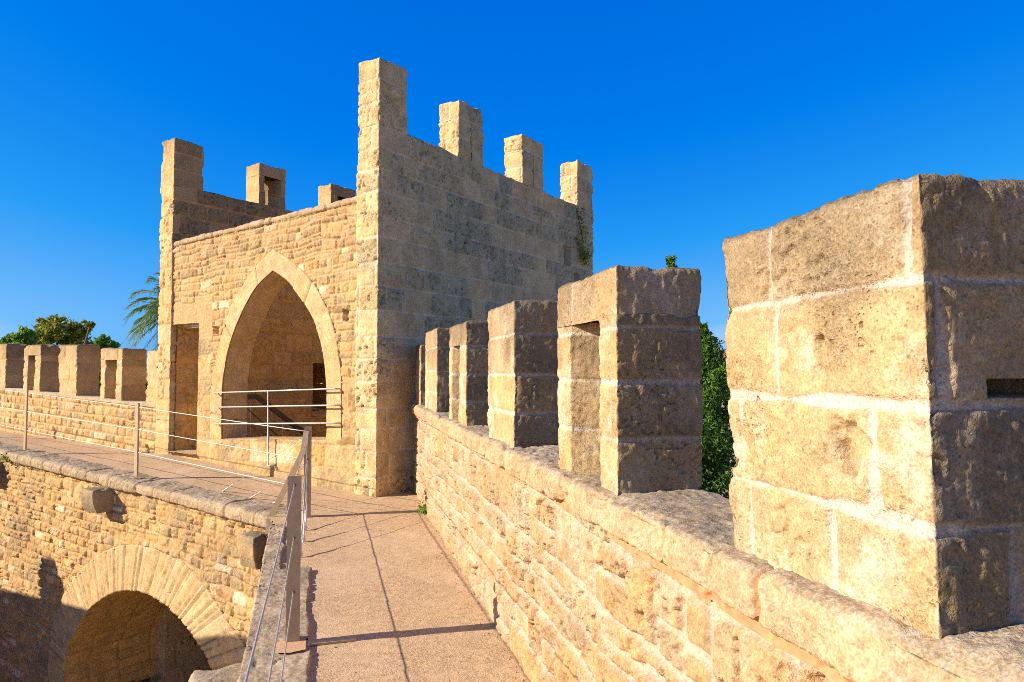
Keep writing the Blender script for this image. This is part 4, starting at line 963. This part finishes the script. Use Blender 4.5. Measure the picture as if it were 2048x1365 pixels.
tree('leafy_tree', 'smaller bright green tree beside the olive one, above the low parapet', gnd(at_y(40, 740, Yt - 3)), [bl_(38, 672, Yt - 3, 20), bl_(55, 680, Yt - 3, 18), bl_(22, 686, Yt - 3, 16, .7), bl_(62, 665, Yt - 3, 9, .3), bl_(15, 705, Yt - 3, 26), bl_(45, 712, Yt - 3, 34), bl_(40, 760, Yt - 3, 50)], 700, .13, M_leaf2, 4)
tree('leafy_tree', 'narrow dark green tree in the gap beside the slotted merlon near the tower', gnd(at_y(212, 740, Yt - 2)), [bl_(212, 686, Yt - 2, 18), bl_(225, 695, Yt - 2, 12, .6), bl_(200, 694, Yt - 2, 12, .6), bl_(195, 725, Yt - 2, 24), bl_(215, 760, Yt - 2, 40, 1.2), bl_(290, 785, Yt - 2, 26, 1.0), bl_(240, 770, Yt - 2, 36)], 700, .12, M_leaf2, 5)

# palm
root = thing('palm_tree', 'tall date palm with arching fronds behind the tower', 'tree', gnd(at_y(343, 740, 34)))
pc_ = at_y(345, 603, 34); rs = np.random.default_rng(9); mbp = MB()
m_ = MB(); zz = np.linspace(GZ, pc_[2], 24); m_.tube([np.array([pc_[0] + .06 * math.sin(z), pc_[1], z]) for z in zz], [.24 + .02 * (k % 2) for k in range(24)], 10); m_.build('trunk', M_bark, root)
def frond(P, wide=1.0):
    mbp.tube(P[::4], np.linspace(.026, .005, len(P[::4])), 4); n = len(P)
    tg = np.gradient(P, axis=0); tg /= np.linalg.norm(tg, axis=1, keepdims=True); L = np.linalg.norm(np.diff(P, axis=0), axis=1).sum()
    for i in range(4, n):
        t = i / (n - 1); sd = unit(np.cross(tg[i], Z3)); upn = np.cross(sd, tg[i]); ll = (.20 * L * math.sin(math.pi * min(1, (.10 + .88 * t) ** .75)) + .07) * wide
        for sgn in (-1, 1):
            dd = unit(tg[i] * .85 + sd * sgn * .62 + upn * rs.uniform(-.05, .42) - Z3 * rs.uniform(.1, .5)); mid = P[i] + dd * ll * .55; tip = P[i] + dd * ll - Z3 * .16 * ll; w = tg[i] * .028
            q = rs.uniform(0, 1); mbp.raw([P[i] - w * .5, P[i] + w * .5, mid + w * .6, tip, mid - w * .6], [(0, 1, 2, 3, 4)], [[q, q, 1, 0]] * 5)
FR_PX = [[(345, 600), (317, 561), (303, 560), (291, 568)], [(345, 604), (315, 586), (281, 583), (256, 600)], [(345, 606), (315, 598), (279, 602), (250, 619)], [(345, 610), (315, 612), (279, 618), (248, 639)],
         [(345, 612), (315, 624), (279, 641), (257, 668)], [(345, 614), (315, 634), (273, 655), (241, 690)], [(345, 616), (315, 645), (283, 673), (261, 698)], [(345, 618), (322, 655), (297, 686), (284, 706)],
         [(345, 600), (328, 556), (318, 547), (308, 549)], [(345, 606), (310, 606), (270, 622), (246, 652)], [(345, 612), (312, 640), (280, 660), (254, 690)], [(345, 618), (326, 668), (312, 696), (306, 716)]]
for k, pts_ in enumerate(FR_PX):
    dy = rs.uniform(-1.0, 1.0); frond(smooth_line([at_y(px, py, 34 + dy * j / 3) for j, (px, py) in enumerate(pts_)], 46))
for k in range(40):
    az = rs.uniform(-math.pi * .62, math.pi * .62); el = rs.uniform(-.4, 1.3); Lf = rs.uniform(2.3, 2.9)
    d = np.array([math.cos(az) * math.cos(el), math.sin(az) * math.cos(el), math.sin(el)]); t = np.linspace(0, 1, 40)
    frond(pc_ + d * (t * Lf)[:, None] - Z3 * (.75 * Lf * t ** 2.1)[:, None])
mbp.build('fronds', M_palm, root, smooth=False)

# cypresses
def cypress(label, px, py_tip, Y, prof_px, seed, nl):
    rs = np.random.default_rng(seed); tip = at_y(px, py_tip, Y); root = thing('cypress_tree', label, 'tree', gnd(tip), 'cypresses beyond the parapet'); sc = Y / F_PX
    zz = np.array([0] + [q[0] for q in prof_px] + [600]) * sc; rr = np.array([.5] + [q[1] for q in prof_px] + [62]) * sc
    Htot = tip[2] - GZ; mb = MB(); n = nl // 22
    dz = Htot * rs.random(n) ** 1.1; az = rs.uniform(0, 2 * np.pi, n); lump = .45 + .95 * vnoise(np.stack([np.cos(az) * 1.6, np.sin(az) * 1.6, dz * 2.6], -1), 1.9)
    R = np.interp(dz, zz, rr) * lump * rs.uniform(.72, 1.0, n) ** .5
    C = np.stack([tip[0] + R * np.cos(az), tip[1] + R * np.sin(az), tip[2] - dz], -1)
    pts = np.repeat(C, 22, 0); up = np.tile(np.linspace(0, 1, 22), n); pts = pts + rs.normal(0, 1, pts.shape) * np.clip(np.repeat(R, 22) * .3, .012, .034)[:, None] + Z3 * (up * .11 - .04)[:, None] + np.repeat(np.stack([np.cos(az), np.sin(az), az * 0], -1), 22, 0) * (.05 * up)[:, None]
    leaves(mb, pts, .045, rs, aspect=.5, tone=np.repeat(rs.uniform(.1, .9, n), 22))
    mb.build('crown', M_cyp, root, smooth=False)
    m_ = MB(); m_.tube([gnd(tip) - Z3 * .2, tip - Z3 * .3], [.16, .02]); m_.build('trunk', M_bark, root)
    m_ = MB(); 
    rings = [np.array([[tip[0] + .62 * np.interp(d, zz, rr) * math.cos(a), tip[1] + .62 * np.interp(d, zz, rr) * math.sin(a), tip[2] - d] for a in np.linspace(0, 2 * np.pi, 16, endpoint=False)]) for d in np.linspace(.25, Htot - .3, 30)]
    P = np.stack(rings); P = P + (fbm(P, 5, 2) - .5)[..., None] * .2; m_.grid(P, np.tile([.05, .05, 1, 0], (P.shape[0] * 16, 1)), closed=True); m_.build('inner_foliage', M_cyp, root)
PR = [(40, 20), (73, 36), (105, 50), (176, 60), (300, 62)]
cypress('dense green cypress showing between the near merlon and the slotted one', 1402, 658, 8.6, PR, 2, 70000)
cypress('cypress whose tip rises just above the slotted stone merlon', 1341, 522, 9.2, [(14, 1.5), (32, 6), (70, 16), (120, 34), (200, 46)], 6, 26000)
tree('pine_tree', 'pale green round tree far behind the cypress', gnd(at_y(1450, 740, 40)), [bl_(1452, 738, 40, 18), bl_(1446, 728, 40, 10, .6), bl_(1470, 740, 40, 20), bl_(1440, 760, 40, 24)], 900, .22, M_leaf2, 12)
# far houses
def house(label, px0, px1, py_eave, Y, depth, roof_h):
    a = at_y(px0, py_eave, Y); b = at_y(px1, py_eave, Y); root = thing('house', label, 'house', gnd((a + b) / 2)); w = abs(b[0] - a[0]) / 2; c = (a + b) / 2
    m_ = MB(); m_.box((c[0], c[1] + depth / 2, (c[2] + GZ) / 2), ((1, 0, 0), (0, 1, 0), (0, 0, 1)), (w, depth / 2, (c[2] - GZ) / 2)); m_.build('wall', M_plaster, root, smooth=False)
    z = c[2]; x0, x1, y0, y1 = c[0] - w - .3, c[0] + w + .3, c[1] - .3, c[1] + depth + .3; ym = (y0 + y1) / 2
    m_ = MB(); m_.raw([(x0, y0, z), (x1, y0, z), (x1, y1, z), (x0, y1, z), (x0, ym, z + roof_h), (x1, ym, z + roof_h)], [(0, 1, 5, 4), (2, 3, 4, 5), (1, 2, 5), (3, 0, 4), (3, 2, 1, 0)]); m_.build('roof', M_tile, root, smooth=False)
    for k in range(2):
        xx = c[0] - w * .5 + k * w; m_ = MB(); m_.box((xx, c[1] - .02, z - 1.4), ((1, 0, 0), (0, 1, 0), (0, 0, 1)), (.45, .04, .6)); f_ = m_.build('window', M_plaster, root, smooth=False)
        m_ = MB(); m_.box((xx, c[1] - .07, z - 1.4), ((1, 0, 0), (0, 1, 0), (0, 0, 1)), (.36, .012, .5)); m_.build('pane', M_glass, f_, smooth=False)
    m_ = MB(); m_.box((c[0] - w * .4, ym, z + roof_h * .9), ((1, 0, 0), (0, 1, 0), (0, 0, 1)), (.25, .25, .7)); m_.build('chimney', M_plaster, root, smooth=False)
house('distant house with tiled roof behind the cypress', 1405, 1480, 722, 70, 8, 1.2)
house('distant tiled house behind the low parapet, close to the tower corner', 240, 300, 764, 60, 8, 1.0)

# small weeds and the creeper
def weed(name, label, cat, p, r, n, size, mat, seed, squash=.6):
    rs = np.random.default_rng(seed); root = thing(name, label, cat, p); mb = MB(); c = rs.normal(0, r * .5, (n, 3)); c[:, 2] = np.abs(c[:, 2]) * squash * 2
    leaves(mb, p + c, size, rs, aspect=.7); mb.build('leaves', mat, root, smooth=False)
    m_ = MB(); [m_.tube([p - Z3 * .01, p + q * .9], [.003, .0015], 4) for q in c[:8]]; m_.build('stem', M_bark, root)
weed('weed', 'small green weed at the foot of the parapet beside the post shadow', 'weed', on_z(846, 1026, .0), .08, 90, .035, M_leaf2, 1)
weed('weed', 'green tuft growing above a corbel under the walkway coping', 'weed', on_plane(16, 924, WK(0, -.02, 0), CWN), .12, 90, .05, M_leaf, 2)
weed('weed', 'tiny green weed on the walkway edge near the cable anchors', 'weed', on_plane(384, 980, WK(0, .42, 0), CWN), .05, 30, .03, M_leaf, 3, .3)
root = thing('creeper', 'thin green creeper on the shaded tower side by the small window', 'creeper', FR(-.04, rl(1158, 500)[0], rl(1158, 525)[1]))
line = [FR(-.03, *rl(px, py)) for px, py in ((1151, 417), (1155, 440), (1160, 460), (1163, 480), (1164, 505), (1164, 526))]
line2 = [FR(-.03, *rl(px, py)) for px, py in ((1149, 474), (1153, 488), (1158, 505), (1163, 520))]
m_ = MB(); m_.tube(line, .009, 5); m_.tube(line2, .007, 5); m_.build('stem', M_bark, root)
mb = MB(); rs = np.random.default_rng(4)
for ln, n, sp in ((line, 90, .025), (line2, 50, .022), (line[4:], 110, .06)):
    q = resample(ln, n) + rs.normal(0, sp, (n, 3)); q = q - FV * (np.abs(rs.normal(0, .04, n)) + .02)[:, None] ; leaves(mb, q, .06, rs, aspect=.7)
mb.build('leaves', M_leaf, root, smooth=False)

rs = np.random.default_rng(21); mb = MB()
for k in range(420):
    a_ = rs.uniform(-3.6, aT - .1); b_ = -abs(rs.normal(0, .05)) - .012 if k % 4 else -rs.uniform(.05, 1.1)
    p = par(a_, b_, 0); p[2] = float(und(p[None])[0]) - .003; r_ = rs.uniform(.002, .0065) * (1.4 if k % 9 == 0 else 1)
    v = rs.normal(size=(6, 3)); v = np.array([[1, 0, 0], [-1, 0, 0], [0, 1, 0], [0, -1, 0], [0, 0, 1], [0, 0, -1]]) * rs.uniform(.6, 1.3, (6, 1)) + v * .12
    q = rs.random(); mb.raw(p + v * r_ + Z3 * r_ * .5, [(0, 2, 4), (2, 1, 4), (1, 3, 4), (3, 0, 4), (2, 0, 5), (1, 2, 5), (3, 1, 5), (0, 3, 5)], [[q, q, 1, 0]] * 6)
tag(mb.build('grit', M_quoin, smooth=False), 'loose stone grit lying along the foot of the parapet', 'grit', kind='stuff')
